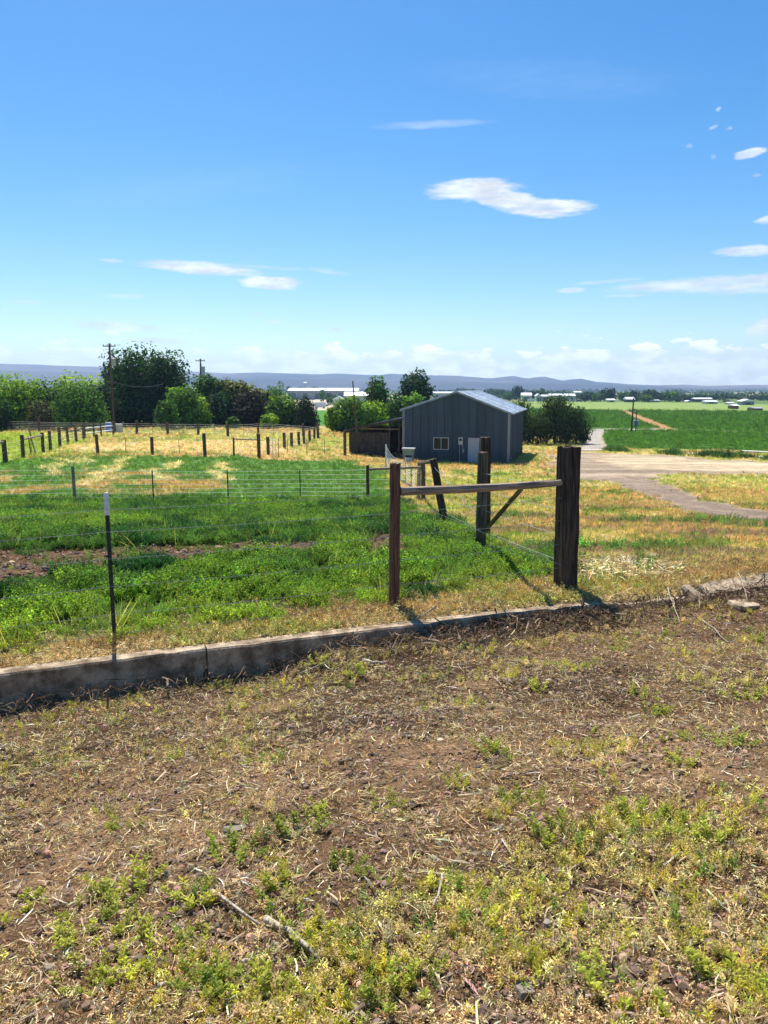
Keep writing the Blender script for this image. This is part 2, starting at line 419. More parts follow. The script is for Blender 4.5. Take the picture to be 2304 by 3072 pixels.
def leafmat(name, source, trans=.45, rough=.6, var=.35, base=(1, 1, 1)):
    """source: INSTANCER tint or mesh colour attribute"""
    m, t = mat_new(name)
    if source: a = t.add('ShaderNodeAttribute', attribute_type=source[0], attribute_name=source[1]).outputs['Color']
    else: a = base+(1,)
    oi = t.add('ShaderNodeObjectInfo').outputs['Random']
    k = t.ramp(oi, 0, 1, 1-var, 1+var, smooth=False)
    g = t.add('ShaderNodeNewGeometry').outputs['Random Per Island']
    k = t.math('MULTIPLY', k, t.ramp(g, 0, 1, .72, 1.28, smooth=False))
    col = t.mix(1.0, a, t.add('ShaderNodeCombineColor', i0=k, i1=k, i2=k).outputs[0], 'MULTIPLY')
    p = t.add('ShaderNodeBsdfPrincipled', in_Base_Color=col, in_Roughness=rough)
    p.inputs['Specular IOR Level'].default_value = .3
    tcol = t.mix(1.0, col, (1.25, 1.2, .7, 1), 'MULTIPLY')
    tr = t.add('ShaderNodeBsdfTranslucent', in_Color=tcol)
    mx = t.add('ShaderNodeMixShader', i0=trans, i1=p.outputs[0], i2=tr.outputs[0])
    t.put(t.out, 0, mx.outputs[0]); return m

def groundmat():
    m, t = mat_new('ground_cover')
    a = t.add('ShaderNodeAttribute', attribute_type='GEOMETRY', attribute_name='Col').outputs['Color']
    P = t.add('ShaderNodeNewGeometry').outputs['Position']
    n1 = t.noise(P, 55, 4, .7); n2 = t.noise(P, 9, 5, .65); n3 = t.noise(P, .9, 4, .6)
    vo = t.add('ShaderNodeTexVoronoi', i0=P); vo.inputs['Scale'].default_value = 34
    k = t.math('MULTIPLY', t.ramp(n1, .3, .7, .62, 1.38), t.ramp(n2, .3, .7, .70, 1.30))
    k = t.math('MULTIPLY', k, t.ramp(n3, .3, .7, .85, 1.15))
    col = t.mix(1.0, a, t.add('ShaderNodeCombineColor', i0=k, i1=k, i2=k).outputs[0], 'MULTIPLY')
    p = t.add('ShaderNodeBsdfPrincipled', in_Base_Color=col, in_Roughness=.95)
    p.inputs['Specular IOR Level'].default_value = .1
    h = t.math('ADD', t.math('MULTIPLY', n2, 1.2), t.math('ADD', t.math('MULTIPLY', n1, .35), t.math('MULTIPLY', vo.outputs[0], .25)))
    t.put(p, 'Normal', t.add('ShaderNodeBump', in_Height=h, in_Strength=1.0, in_Distance=.05).outputs[0])
    t.put(t.out, 0, p.outputs[0]); return m

M_GROUND = groundmat()
M_TINT = leafmat('plant_tint', ('INSTANCER', 'tint'))
M_DRYTINT = leafmat('litter_tint', ('INSTANCER', 'tint'), trans=.12, rough=.8, var=.4)
M_CLOD = plain('clod', (.22,.145,.10), .95, var=.45, scale=20, spec=.1)
M_TREE = leafmat('tree_leaf', ('GEOMETRY', 'Col'), trans=.30, rough=.85, var=0)
M_WEED = leafmat('weed_leaf', ('GEOMETRY', 'Col'), trans=.45, rough=.55, var=.2)
M_BARK = plain('bark', (.11,.085,.065), .95, var=.4, scale=3, bump=.6, stretch=(4,4,1))
M_POST = wood('weathered_post', (.075,.05,.035), (.20,.145,.105))
M_TIE = wood('creosoted_tie', (.030,.022,.018), (.15,.105,.075))
M_BROWN = wood('brown_post', (.12,.058,.038), (.24,.125,.08))
M_RAIL = wood('weathered_rail', (.26,.19,.13), (.47,.375,.28))
M_DARKW = wood('dark_boards', (.045,.036,.030), (.12,.098,.08))
M_STEEL = plain('t_post_paint', (.02,.035,.03), .6, metal=.2, var=.3, scale=9)
M_WHITE = plain('white_post_top', (.72,.74,.76), .5, var=.12, scale=20)
M_WIRE = plain('galvanised_wire', (.42,.45,.45), .4, metal=.85, var=.15)
M_WIREL = plain('bright_woven_wire', (.78,.80,.74), .5, metal=.1, var=.15)
M_GATE = plain('galvanised_tube', (.66,.68,.68), .4, metal=.6, var=.15)
M_CONC = plain('old_concrete', (.27,.19,.12), .95, var=.35, scale=7, bump=1.0, bscale=60, spec=.1, rgb2=(.46,.36,.25))
M_GLASS = plain('dark_glass', (.012,.014,.018), .22, var=.2, spec=.35)
M_FRAME = plain('pale_frame', (.55,.57,.58), .5, var=.08)
M_DOOR = plain('grey_white_door', (.42,.43,.50), .5, var=.06)
M_GREENBOX = plain('green_steel_box', (.16,.25,.22), .5, var=.2, metal=.1)
M_GREY = plain('grey_box', (.34,.36,.36), .5, var=.15)
M_BLUE = plain('blue_plastic', (.04,.14,.55), .4, var=.15)
M_INS = plain('brown_insulator', (.15,.07,.05), .3)
M_CABLE = plain('cable_black', (.05,.05,.05), .5)
M_POLE = wood('utility_pole_wood', (.09,.06,.045), (.17,.12,.09))
M_WROOF = plain('white_sheet_roof', (.80,.82,.84), .4, metal=.1, var=.06, scale=.1)
M_CREAM = plain('cream_wall', (.52,.50,.44), .8, var=.12, scale=.2)
M_GWALL = plain('grey_wall', (.28,.29,.29), .8, var=.15, scale=.2)
M_DGREEN = plain('dark_wall', (.10,.12,.11), .8, var=.2, scale=.2)
M_REDW = plain('rust_red_wall', (.20,.075,.05), .8, var=.2, scale=.3)
M_STICK = wood('dead_stick', (.42,.35,.26), (.66,.58,.46))
M_CAR1 = plain('car_paint_dark', (.03,.035,.05), .3, metal=.3, var=.1)
M_CAR2 = plain('car_paint_white', (.65,.66,.68), .35, var=.05)
M_TYRE = plain('tyre', (.02,.02,.02), .9)
M_STONE = plain('grey_stone', (.20,.165,.135), .85, var=.3, scale=15, bump=.4)

def sheet(name, tint, metal=.55, rough=.42):
    m, t = mat_new(name)
    c = t.add('ShaderNodeTexCoord').outputs['Object']
    s = t.add('ShaderNodeVectorMath', operation='MULTIPLY', i0=c, i1=(3.5, 3.5, .35)).outputs[0]
    n = t.noise(s, 1.0, 5, .6); n2 = t.noise(c, .7, 3, .5); oi = t.add('ShaderNodeObjectInfo').outputs['Random']
    col = t.mix(t.ramp(n, .3, .7), tuple(v*.78 for v in tint)+(1,), tuple(v*1.15 for v in tint)+(1,))
    col = t.mix(t.ramp(n2, .5, .75, 0, .35), col, (tint[0]*.75, tint[1]*.6, tint[2]*.5, 1))
    k = t.ramp(oi, 0, 1, .82, 1.2, smooth=False)
    col = t.mix(1.0, col, t.add('ShaderNodeCombineColor', i0=k, i1=k, i2=k).outputs[0], 'MULTIPLY')
    z_ = t.add('ShaderNodeSeparateXYZ', i0=c).outputs[2]
    st_ = t.noise(t.add('ShaderNodeVectorMath', operation='MULTIPLY', i0=c, i1=(9, 9, .5)).outputs[0], 1.0, 4, .7)
    col = t.mix(t.math('MULTIPLY', t.ramp(z_, 1.1, .15, 0, .8), t.ramp(st_, .35, .65, .3, 1)), col, (.13, .095, .065, 1))
    col = t.mix(t.ramp(st_, .60, .72, 0, .55), col, tuple(v*1.9 for v in tint)+(1,))
    p = t.add('ShaderNodeBsdfPrincipled', in_Base_Color=col, in_Roughness=rough, in_Metallic=metal)
    t.put(p, 'Roughness', t.ramp(n, .2, .8, rough-.08, rough+.15))
    t.put(t.out, 0, p.outputs[0]); return m
M_SHEET = sheet('galvanised_wall_sheet', (.040,.070,.108), .2, .55)
M_ROOF = sheet('galvanised_roof_sheet', (.82,.87,.90), .15, .45)
M_TRIM = sheet('steel_trim', (.24,.28,.33), .5, .45)

# ------------------------------------------------------------------ ground sheet
def ring_radii():
    r = [.5]
    while r[-1] < 5900:
        k = r[-1]; r.append(k*(1.0085 if k < 12 else 1.012 if k < 120 else 1.02 if k < 900 else 1.05))
    return np.array(r)
def build_ground():
    rad = ring_radii()
    fa = np.radians(np.linspace(-43, 43, 760)); oa = np.radians(np.linspace(43, 317, 110))[1:-1]
    ang = np.concatenate([fa, oa]); na = len(ang); nr = len(rad)
    A, Rr = np.meshgrid(ang, rad)
    X = Rr*np.sin(A); Y = Rr*np.cos(A)
    Z = terrain(X, Y)
    gm = ground_model(X, Y)
    fld = gm['fields']; rows = np.sin((Y+.06*X)*1.4)
    Z = Z+fld*(.10+.10*rows*(Rr < 260))
    verts = np.stack([X, Y, Z], -1).reshape(-1, 3); cols = gm['col'].reshape(-1, 3)
    i, j = np.meshgrid(np.arange(nr-1), np.arange(na), indexing='ij')
    j2 = (j+1) % na
    quads = np.stack([i*na+j, i*na+j2, (i+1)*na+j2, (i+1)*na+j], -1).reshape(-1, 4)[:, ::-1]
    cen = verts[quads].mean(1)
    cls = np.zeros(len(quads), int)
    def mark(P, k): cls[(pdist(P, cen[:, 0], cen[:, 1]) > 0) & (cls == 0)] = k
    mark(P_ROAD, 1); mark(P_DRIVE, 2); mark(P_LOT, 3); mark(P_PATH, 4); mark(P_FNEAR, 5); mark(P_FRIGHT, 6); mark(P_FMID, 7); mark(P_PALE, 8); mark(P_YARD, 9)
    names = ['ground', 'gravel_road', 'driveway', 'dirt_lot', 'dirt_path', 'field', 'field', 'field', 'field', 'yard_ground']
    labs = ['brown dirt bank and dry pasture sloping down to the plain', 'pale gravel road bending round the corner of the green field',
            'grey gravel driveway curving to the right edge', 'tan dirt lot with tyre tracks beyond the fence posts', 'orange dirt track crossing the green fields',
            'nearest dark green crop field by the dirt lot', 'dark green crop field right of the dirt track', 'dark green crop field left of the dirt track',
            'pale green field in front of the farm buildings', 'pale dirt yard seen between the trees']
    for k in range(10):
        q = quads[cls == k]
        if not len(q): continue
        u, inv = np.unique(q, return_inverse=True)
        o = add_mesh(names[k], verts[u], inv.reshape(-1, 4), M_GROUND, smooth=True, cols=cols[u])
        tag(o, kind='structure', label=labs[k])
build_ground()

# ------------------------------------------------------------------ hills
def build_hills(name, prof, dist, depth, base, rgb, rgb2, label, seed):
    m, t = mat_new(name+'_soil')
    P = t.add('ShaderNodeNewGeometry').outputs['Position']
    sp = t.add('ShaderNodeVectorMath', operation='MULTIPLY', i0=P, i1=(.0006, .0006, .006)).outputs[0]
    n = t.noise(sp, 1.0, 6, .65); n2 = t.noise(P, .004, 5, .7)
    col = t.mix(t.ramp(n, .38, .62), rgb+(1,), rgb2+(1,)); col = t.mix(t.ramp(n2, .5, .7, 0, .4), col, tuple(v*.55 for v in rgb)+(1,))
    p = t.add('ShaderNodeBsdfPrincipled', in_Base_Color=col, in_Roughness=1.0); p.inputs['Specular IOR Level'].default_value = 0
    t.put(t.out, 0, p.outputs[0])
    pxs = [a for a, b in prof]; pys = [b for a, b in prof]
    na, nd = 420, 22
    th = np.radians(np.linspace(-50, 50, na)); px = CX+F*np.tan(th)*1.0
    top = np.interp(px, pxs, pys)
    v = (CY-top)/F; slope = (-math.sin(PITCH)+v*math.cos(PITCH))/(math.cos(PITCH)+v*math.sin(PITCH))
    verts = np.zeros((nd, na, 3))
    for k in range(nd):
        s = k/(nd-1); Y = dist+depth*(s-.6)
        X = Y*np.tan(th)
        zr = CAMZ+slope*dist
        prof_s = np.sin(min(s/.6, 1)*math.pi/2)**1.2 if s < .6 else math.cos((s-.6)/.4*math.pi/2)
        rough = (fbm(X, np.full_like(X, Y), .0012, 5, seed)-.5)*.5
        z = base+(zr-base)*np.clip(prof_s*(1+rough*(1-prof_s)*1.6), 0, 1.0)
        z = z+(fbm(X, np.full_like(X, Y*1.0), .0028, 4, seed+4)-.5)*42*prof_s*(1-.75*prof_s**4)
        verts[k] = np.stack([X, np.full_like(X, Y), z], -1)
    i, j = np.meshgrid(np.arange(nd-1), np.arange(na-1), indexing='ij')
    q = np.stack([i*na+j, i*na+j+1, (i+1)*na+j+1, (i+1)*na+j], -1).reshape(-1, 4)
    tag(add_mesh(name, verts.reshape(-1, 3), q, m, smooth=True), kind='structure', label=label)
build_hills('hills', [(-2500,1082),(-400,1086),(0,1089),(110,1093),(200,1096),(330,1101),(565,1114),(700,1120),(786,1117),(880,1120),(960,1124),(1012,1121),(1080,1124),(1142,1125),(1169,1121),
    (1287,1125),(1374,1127),(1468,1135),(1500,1131),(1533,1128),(1576,1136),(1600,1132),(1625,1130),(1681,1143),(1705,1138),(1736,1136),(1779,1146),(1875,1153),(1960,1155),(2042,1154),(2110,1158),(2228,1154),(2304,1155),(3600,1150),(6000,1140)],
    5200, 1600, -16, (.055,.05,.06), (.19,.14,.14), 'low brown hills along the far side of the valley', 5)
build_hills('foothills', [(-2500,1105),(0,1110),(330,1118),(565,1132),(800,1138),(1100,1143),(1300,1142),(1500,1147),(1700,1150),(1900,1160),(2100,1164),(2304,1163),(4000,1160),(6000,1150)],
    4300, 900, -16, (.055,.048,.055), (.11,.085,.085), 'lower dark foothills in front of the valley hills', 15)

# ------------------------------------------------------------------ haze
hz = MB(); hz.box((0, 100, 100), (15600, 13000, 240))
hzo = hz.build('haze', bpy.data.materials.new('haze_air'))
hm = hzo.data.materials[0]; hm.use_nodes = True; ht = NT(hm.node_tree); ht.n.clear()
pv = ht.add('ShaderNodeVolumePrincipled'); pv.inputs['Color'].default_value = (.45, .69, 1.0, 1); pv.inputs['Density'].default_value = 1.5e-4
pv.inputs['Anisotropy'].default_value = 0.35
hto = ht.add('ShaderNodeOutputMaterial'); ht.l.new(pv.outputs[0], hto.inputs['Volume'])
hm.cycles.homogeneous_volume = True
tag(hzo, kind='stuff', label='pale blue summer haze over the valley')

# ------------------------------------------------------------------ scatter by geometry nodes
def proto_collection(name, meshes, mat):
    c = bpy.data.collections.new(name)
    for k, (v, f) in enumerate(meshes):
        o = add_mesh(name+'_piece', v, f, mat, link=False); c.objects.link(o)
    return c
def scatter(name, label, P, sc, tint, coll, nproto, tilt=.25, lean=None):
    n = len(P)
    me = bpy.data.meshes.new(name); me.vertices.add(n); me.vertices.foreach_set('co', np.asarray(P, np.float32).ravel())
    rot = np.stack([rng.normal(0, tilt, n), rng.normal(0, tilt, n), rng.uniform(0, 6.283, n)], -1).astype(np.float32)
    me.attributes.new('rot', 'FLOAT_VECTOR', 'POINT').data.foreach_set('vector', rot.ravel())
    me.attributes.new('sc', 'FLOAT', 'POINT').data.foreach_set('value', np.asarray(sc, np.float32))
    me.attributes.new('idx', 'INT', 'POINT').data.foreach_set('value', rng.integers(0, nproto, n).astype(np.int32))
    t4 = np.ones((n, 4), np.float32); t4[:, :3] = tint
    me.attributes.new('tint', 'FLOAT_COLOR', 'POINT').data.foreach_set('color', t4.ravel())
    o = bpy.data.objects.new(name, me); COL.objects.link(o)
    g = bpy.data.node_groups.new(name+'_scatter', 'GeometryNodeTree')
    g.interface.new_socket('Geometry', in_out='INPUT', socket_type='NodeSocketGeometry')
    g.interface.new_socket('Geometry', in_out='OUTPUT', socket_type='NodeSocketGeometry')
    N = NT(g); gi = N.add('NodeGroupInput'); go = N.add('NodeGroupOutput')
    mp = N.add('GeometryNodeMeshToPoints'); N.l.new(gi.outputs[0], mp.inputs[0])
    ci = N.add('GeometryNodeCollectionInfo'); ci.inputs['Collection'].default_value = coll
    ci.inputs['Separate Children'].default_value = True; ci.inputs['Reset Children'].default_value = True
    ip = N.add('GeometryNodeInstanceOnPoints'); N.l.new(mp.outputs[0], ip.inputs['Points']); N.l.new(ci.outputs[0], ip.inputs['Instance'])
    ip.inputs['Pick Instance'].default_value = True
    def na(nm, ty):
        a = N.add('GeometryNodeInputNamedAttribute', data_type=ty); a.inputs['Name'].default_value = nm; return a.outputs['Attribute']
    N.l.new(na('idx', 'INT'), ip.inputs['Instance Index']); N.l.new(na('sc', 'FLOAT'), ip.inputs['Scale'])
    er = N.add('FunctionNodeEulerToRotation'); N.l.new(na('rot', 'FLOAT_VECTOR'), er.inputs[0]); N.l.new(er.outputs[0], ip.inputs['Rotation'])
    N.l.new(ip.outputs[0], go.inputs[0])
    md = o.modifiers.new('scatter', 'NODES'); md.node_group = g
    return tag(o, label=label, kind='stuff')

def leaf(v, f, base, d, length, width, droop, rr):
    """a folded lance leaf of four triangles starting at base along d"""
    d = d.normalized(); side = d.cross(Vector((0, 0, 1)));
    side = side.normalized() if side.length > 1e-3 else Vector((1, 0, 0))
    side = (Matrix.Rotation(rr.uniform(-.7, .7), 3, d) @ side)
    mid = base+d*length*.5; tip = base+d*length+Vector((0, 0, -droop*length)); up = d.cross(side)*width*.25
    i = len(v); v += [tuple(base), tuple(mid+side*width*.5+up), tuple(tip), tuple(mid-side*width*.5+up), tuple(mid)]
    f += [(i, i+1, i+4), (i+1, i+2, i+4), (i+2, i+3, i+4), (i+3, i, i+4)]
def weed_mesh(rr, stems, height, spread, nleaf, ll, lw, stem=True):
    v, f = [], []; isstem = []
    for s in range(stems):
        a = rr.uniform(0, 6.283); q = spread*math.sqrt(rr.random())
        b = Vector((q*math.cos(a), q*math.sin(a), -.01)); h = height*rr.uniform(.6, 1.15)*(1-.3*q/(spread+1e-6))
        ln = Vector((math.cos(a)*q*.8+rr.uniform(-.03, .03), math.sin(a)*q*.8+rr.uniform(-.03, .03), h))
        if stem == 2:
            w = .004; i = len(v); pa_ = Vector((-b.y, b.x, 0)).normalized()*w if b.length > .002 else Vector((w, 0, 0))
            v += [(pa_.x, pa_.y, .004), (-pa_.x, -pa_.y, .004), (b.x-pa_.x, b.y-pa_.y, .006), (b.x+pa_.x, b.y+pa_.y, .006)]; f.append((i, i+1, i+2, i+3))
        if stem:
            w = .0016*max(1, height/.1); i = len(v)
            v += [tuple(b+Vector((w, 0, 0))), tuple(b+Vector((-w, w, 0))), tuple(b+Vector((-w, -w, 0))), tuple(b+ln)]
            f += [(i, i+1, i+3), (i+1, i+2, i+3), (i+2, i, i+3)]
        for k in range(nleaf):
            t = .25+.75*(k+rr.random())/nleaf; p = b+ln*t; th = k*2.4+rr.uniform(-.4, .4)
            upz = rr.uniform(.2, .8)+t*.8
            leaf(v, f, p, Vector((math.cos(th), math.sin(th), upz)), ll*rr.uniform(.6, 1.15)*(1.15-.4*t), lw, rr.uniform(0, .35), rr)
    return v, f
def tuft_mesh(rr, n, h, spread, w):
    v, f = [], []
    for k in range(n):
        a = rr.uniform(0, 6.283); q = spread*math.sqrt(rr.random()); b = Vector((q*math.cos(a), q*math.sin(a), -.01*h))
        a2 = a+rr.uniform(-1, 1); l = rr.uniform(.25, .9); H = h*rr.uniform(.5, 1.1)
        d = Vector((math.cos(a2)*l*H, math.sin(a2)*l*H, H)); s = Vector((-math.sin(a2), math.cos(a2), 0))*w*.5
        i = len(v); m = b+d*.55+Vector((0, 0, H*.08))
        v += [tuple(b-s), tuple(b+s), tuple(m+s*.8), tuple(m-s*.8), tuple(b+d)]
        f += [(i, i+1, i+2, i+3), (i+3, i+2, i+4)]
    return v, f
def straw_mesh(rr):
    L = rr.uniform(.5, 1.0); w = rr.uniform(.022, .05); b = rr.uniform(-.25, .25); v = []; f = []
    for k in range(4):
        t = k/3-.5; v += [(t*L, b*(t*t*4-1)*.3-w/2, .03+.10*rr.random()), (t*L, b*(t*t*4-1)*.3+w/2, .03+.10*rr.random())]
    for k in range(3): f.append((2*k, 2*k+2, 2*k+3, 2*k+1))
    return v, f
def clod_mesh(rr):
    v = [(0, 0, .75)]; f = []
    for lv, (zz, q, n) in enumerate(((.45, .75, 6), (-.05, 1.0, 6), (-.5, .6, 6))):
        for k in range(n):
            a = 2*math.pi*(k+.5*lv)/n; u = rr.uniform(.7, 1.2); v.append((q*u*math.cos(a), q*u*math.sin(a), zz*rr.uniform(.7, 1.2)))
    for k in range(6): f.append((0, 1+k, 1+(k+1) % 6))
    for lv in range(2):
        b0 = 1+6*lv; b1 = b0+6
        for k in range(6): f.append((b0+k, b1+k, b1+(k+1) % 6, b0+(k+1) % 6))
    return v, f
rr = random.Random(3)
K_ALF = proto_collection('alfalfa', [weed_mesh(rr, 9, .26, .10, 9, .050, .026) for _ in range(6)], M_TINT)
K_WEED = proto_collection('weedling', [weed_mesh(rr, rr.randint(1, 3), .085, .025, 15, .030, .0065) for _ in range(8)], M_TINT)
K_TUFT = proto_collection('tuft', [tuft_mesh(rr, 14, 1.0, .55, .09) for _ in range(6)], M_TINT)
K_STALK = proto_collection('stalk', [tuft_mesh(rr, 5, 1.0, .35, .018) for _ in range(4)], M_TINT)
K_STRAW = proto_collection('straw', [straw_mesh(rr) for _ in range(8)], M_DRYTINT)
K_CLOD = proto_collection('clod', [clod_mesh(rr) for _ in range(6)], M_DRYTINT)
K_DRY = proto_collection('dryweed', [weed_mesh(rr, 3, .07, .04, 9, .026, .007) for _ in range(6)], M_DRYTINT)

def sample_view(n, r0, r1, a0=-40, a1=40, power=0.0):
    """points spread evenly in the logarithm of distance"""
    u = rng.random(n); r = r0*(r1/r0)**u if power == 0 else (r0**power+u*(r1**power-r0**power))**(1/power)
    a = np.radians(rng.uniform(a0, a1, n)); return r*np.sin(a), r*np.cos(a)
def jitter(c, s, h=.08):
    k = np.exp(rng.normal(0, s, (len(c), 1))); q = c*k*(1+rng.normal(0, h, c.shape)); return np.clip(q, .004, .9)

# alfalfa paddock between the two fences
x, y = sample_view(190000, 6.0, 31, -42, 30, power=1.25)
g = ground_model(x, y)
keep = rng.random(len(x)) < g['alf']*(1-np.clip(g['bareA']*1.25,0,.985))*sstep(.35, .8, g['d'])*(.22+.78*sstep(.36, .56, g['n3']))
x, y = x[keep], y[keep]; g = {k: v[keep] for k, v in g.items()}
edge = sstep(2.3, .7, g['d']+(g['n2']-.5)*1.5)
ct = mixc(np.broadcast_to(C(.085,.20,.024), (len(x), 3)), C(.19,.33,.032), sstep(.4, .65, g['n2']))
ct = mixc(ct, C(.34,.42,.05), edge*.85); ct = mixc(ct, C(.025,.11,.02), sstep(.58, .70, fbm(x, y, 1.1, 3, 88)))
s = (.30+.48*sstep(.3, .7, g['n3']))*(1-.35*edge)*np.exp(rng.normal(0, .18, len(x)))*(1+.4*sstep(14, 30, y))
scatter('alfalfa_crop', 'dense green alfalfa filling the paddock behind the barbed wire', np.stack([x, y, terrain(x, y)-.01], -1), s, jitter(ct, .22), K_ALF, 6)
x, y = sample_view(9000, 6.5, 29, -42, 26, power=1.25); g = ground_model(x, y)
k = rng.random(len(x)) < g['alf']*(1-g['bareA'])*sstep(.4, .6, fbm(x, y, .6, 3, 171)); x, y = x[k], y[k]
scatter('grass_stalks', 'thin grass stalks growing up through the alfalfa', np.stack([x, y, terrain(x, y)], -1), .24*np.exp(rng.normal(0, .25, len(x))), jitter(mixc(np.broadcast_to(C(.17,.30,.05), (len(x), 3)), C(.38,.38,.12), (rng.random(len(x)) < .3).astype(float)), .2), K_STALK, 4)
# short grass everywhere beyond, constant density on screen
x, y = sample_view(230000, 7.0, 110, -42, 42)
g = ground_model(x, y)
keep = (rng.random(len(x)) < (1-g['lot'])*(1-g['road'])*(1-g['alf']*.93)*sstep(.15, .4, g['d'])*(1-g['fields'])*(.3+.7*sstep(.35, .5, g['n3'])))
x, y = x[keep], y[keep]; g = {k: v[keep] for k, v in g.items()}
r_ = np.hypot(x, y)
tt = jitter(g['col']*1.05, .17); gr = rng.random(len(x)) < .12; tt[gr] = jitter(np.broadcast_to(C(.16,.30,.04), (gr.sum(), 3)), .3)
scatter('pasture_grass', 'short yellow green pasture grass with dry patches', np.stack([x, y, terrain(x, y)], -1), np.clip(.011*r_**.62, .035, .24)*np.exp(rng.normal(0, .3, len(x))), tt, K_TUFT, 6)
# dry mat along the top of the ditch wall
n = 26000; xx = rng.uniform(-7, 11, n); dd = .17+1.35*rng.random(n)**1.4
yy = WA+WB*xx+dd*WN; g = ground_model(xx, yy)
keep = rng.random(n) < np.clip(1.2-g['alf'], .15, 1)*(.35+.65*sstep(.35, .55, fbm(xx, yy, 2.2, 3, 91)))
xx, yy = xx[keep], yy[keep]
nn = fbm(xx, yy, 1.2, 3, 92)
tt = mixc(np.broadcast_to(C(.60,.46,.21), (len(xx), 3)), C(.42,.27,.12), sstep(.5, .7, nn)); tt = mixc(tt, C(.40,.42,.09), sstep(.5, .35, nn)*.8)
scatter('dry_grass', 'tan dried weeds matted along the top of the concrete wall', np.stack([xx, yy, terrain(xx, yy)], -1), .75*np.exp(rng.normal(0, .35, len(xx))), jitter(tt, .3), K_DRY, 6, tilt=.6)
n = 16000; xx = rng.uniform(-7, 11, n); yy = WA+WB*xx+(.14+1.3*rng.random(n)**1.3)*WN
scatter('straw_litter', 'pale straw lying on top of the wall bank', np.stack([xx, yy, terrain(xx, yy)+.01], -1), np.exp(rng.normal(-2.6, .4, n)), jitter(np.broadcast_to(C(.62,.47,.25), (n, 3)), .35), K_STRAW, 8, tilt=.35)

# foreground bank: clods, straw, seedlings
def fgmasks(x, y):
    n2 = fbm(x, y, .8, 4, 101); n3 = fbm(x, y, 2.4, 3, 102)
    P1 = P_FGD; dens = sstep(-.12, .14, pdist(P1, x+(n2-.5)*.35, y+(n3-.5)*.3))
    return n2, n3, dens
def fg_sample(n):
    x, y = sample_view(n, 1.15, 10.5, -43, 43, power=1.0); d = dwall(x, y); k = d < -.02; return x[k], y[k], d[k]
x, y, d = fg_sample(110000)
keep = rng.random(len(x)) < .35+.65*sstep(.45, .6, fbm(x, y, 1.6, 3, 110)); x, y, d = x[keep], y[keep], d[keep]
scatter('soil_clods', 'brown clods and crumbs of soil over the bank', np.stack([x, y, terrain(x, y)], -1), np.minimum(np.exp(rng.normal(-4.9, .55, len(x))), .022),
        jitter(np.broadcast_to(C(.23,.15,.10), (len(x), 3)), .35), K_CLOD, 6, tilt=.5)
x, y, d = fg_sample(430000)
lit = fbm(x, y, 1.1, 4, 120); n2, n3, dens = fgmasks(x, y)
keep = rng.random(len(x)) < .20+.80*sstep(.38, .50, lit+.09*sstep(2.5, 5, y))*(.22+.78*sstep(.41, .53, fbm(x, y, 4.5, 3, 121))); x, y = x[keep], y[keep]
tt = mixc(np.broadcast_to(C(.58,.43,.20), (len(x), 3)), C(.26,.16,.075), (rng.random(len(x)) < .45).astype(float))
tt = mixc(tt, C(.78,.70,.52), (rng.random(len(x)) < .10).astype(float))
scatter('straw_litter', 'chopped pale straw litter scattered over the dirt bank', np.stack([x, y, terrain(x, y)+.004], -1),
        np.exp(rng.normal(-3.5, .45, len(x))), jitter(tt, .3), K_STRAW, 8, tilt=.28)
x, y, d = fg_sample(9000)
scatter('straw_litter', 'longer dry stalks lying about on the bank', np.stack([x, y, terrain(x, y)+.008], -1),
        np.minimum(np.exp(rng.normal(-2.7, .35, len(x))), .12), jitter(np.broadcast_to(C(.50,.40,.26), (len(x), 3)), .3), K_STRAW, 8, tilt=.22)
x, y, d = fg_sample(60000)
n2, n3, dens = fgmasks(x, y)
pr = dens*(.10+.90*sstep(.40, .56, n3))*.70+.05*sstep(.5, .62, n2)+.42*sstep(.57, .68, fbm(x, y, 1.9, 3, 130))
cl = .12+.88*sstep(.47, .56, fbm(x, y, 6.5, 2, 133)); pr = pr*cl
pr = pr+.35*sstep(-1.1, -.5, d)*sstep(-.1, -.45, d)*sstep(.42, .6, n3)
keep = rng.random(len(x)) < pr; x, y, n2, n3, dens = x[keep], y[keep], n2[keep], n3[keep], dens[keep]
tt = mixc(np.broadcast_to(C(.52,.49,.075), (len(x), 3)), C(.20,.32,.06), (rng.random(len(x)) < .25).astype(float))
tt = mixc(tt, C(.66,.54,.30), (rng.random(len(x)) < .42).astype(float))
scatter('weed_seedlings', 'small yellow green weed seedlings over the bank', np.stack([x, y, terrain(x, y)-.005], -1), np.minimum(.66*np.exp(rng.normal(0, .3, len(x))), 1.05), jitter(tt, .17, .05), K_WEED, 8)
x, y, d = fg_sample(100000)
n2, n3, dens = fgmasks(x, y)
pr = (dens*.75+.34*sstep(.47, .6, n2)+.08)*(.15+.85*sstep(.46, .55, fbm(x, y, 5.5, 2, 134)))
keep = rng.random(len(x)) < pr; x, y = x[keep], y[keep]
tt = mixc(np.broadcast_to(C(.66,.50,.24), (len(x), 3)), C(.50,.31,.12), (rng.random(len(x)) < .3).astype(float)); tt = mixc(tt, C(.60,.52,.16), sstep(.5, .6, fbm(x, y, 1.3, 3, 181))*.8)
scatter('dry_weeds', 'shrivelled tan seedlings over the bank', np.stack([x, y, terrain(x, y)-.004], -1), np.minimum(.52*np.exp(rng.normal(0, .35, len(x))), .8), jitter(tt, .3), K_DRY, 6, tilt=.7)
x, y = sample_view(16000, 7, 14, -42, 30); g = ground_model(x, y); k = rng.random(len(x)) < g['bareA']*g['alf']; x, y = x[k], y[k]
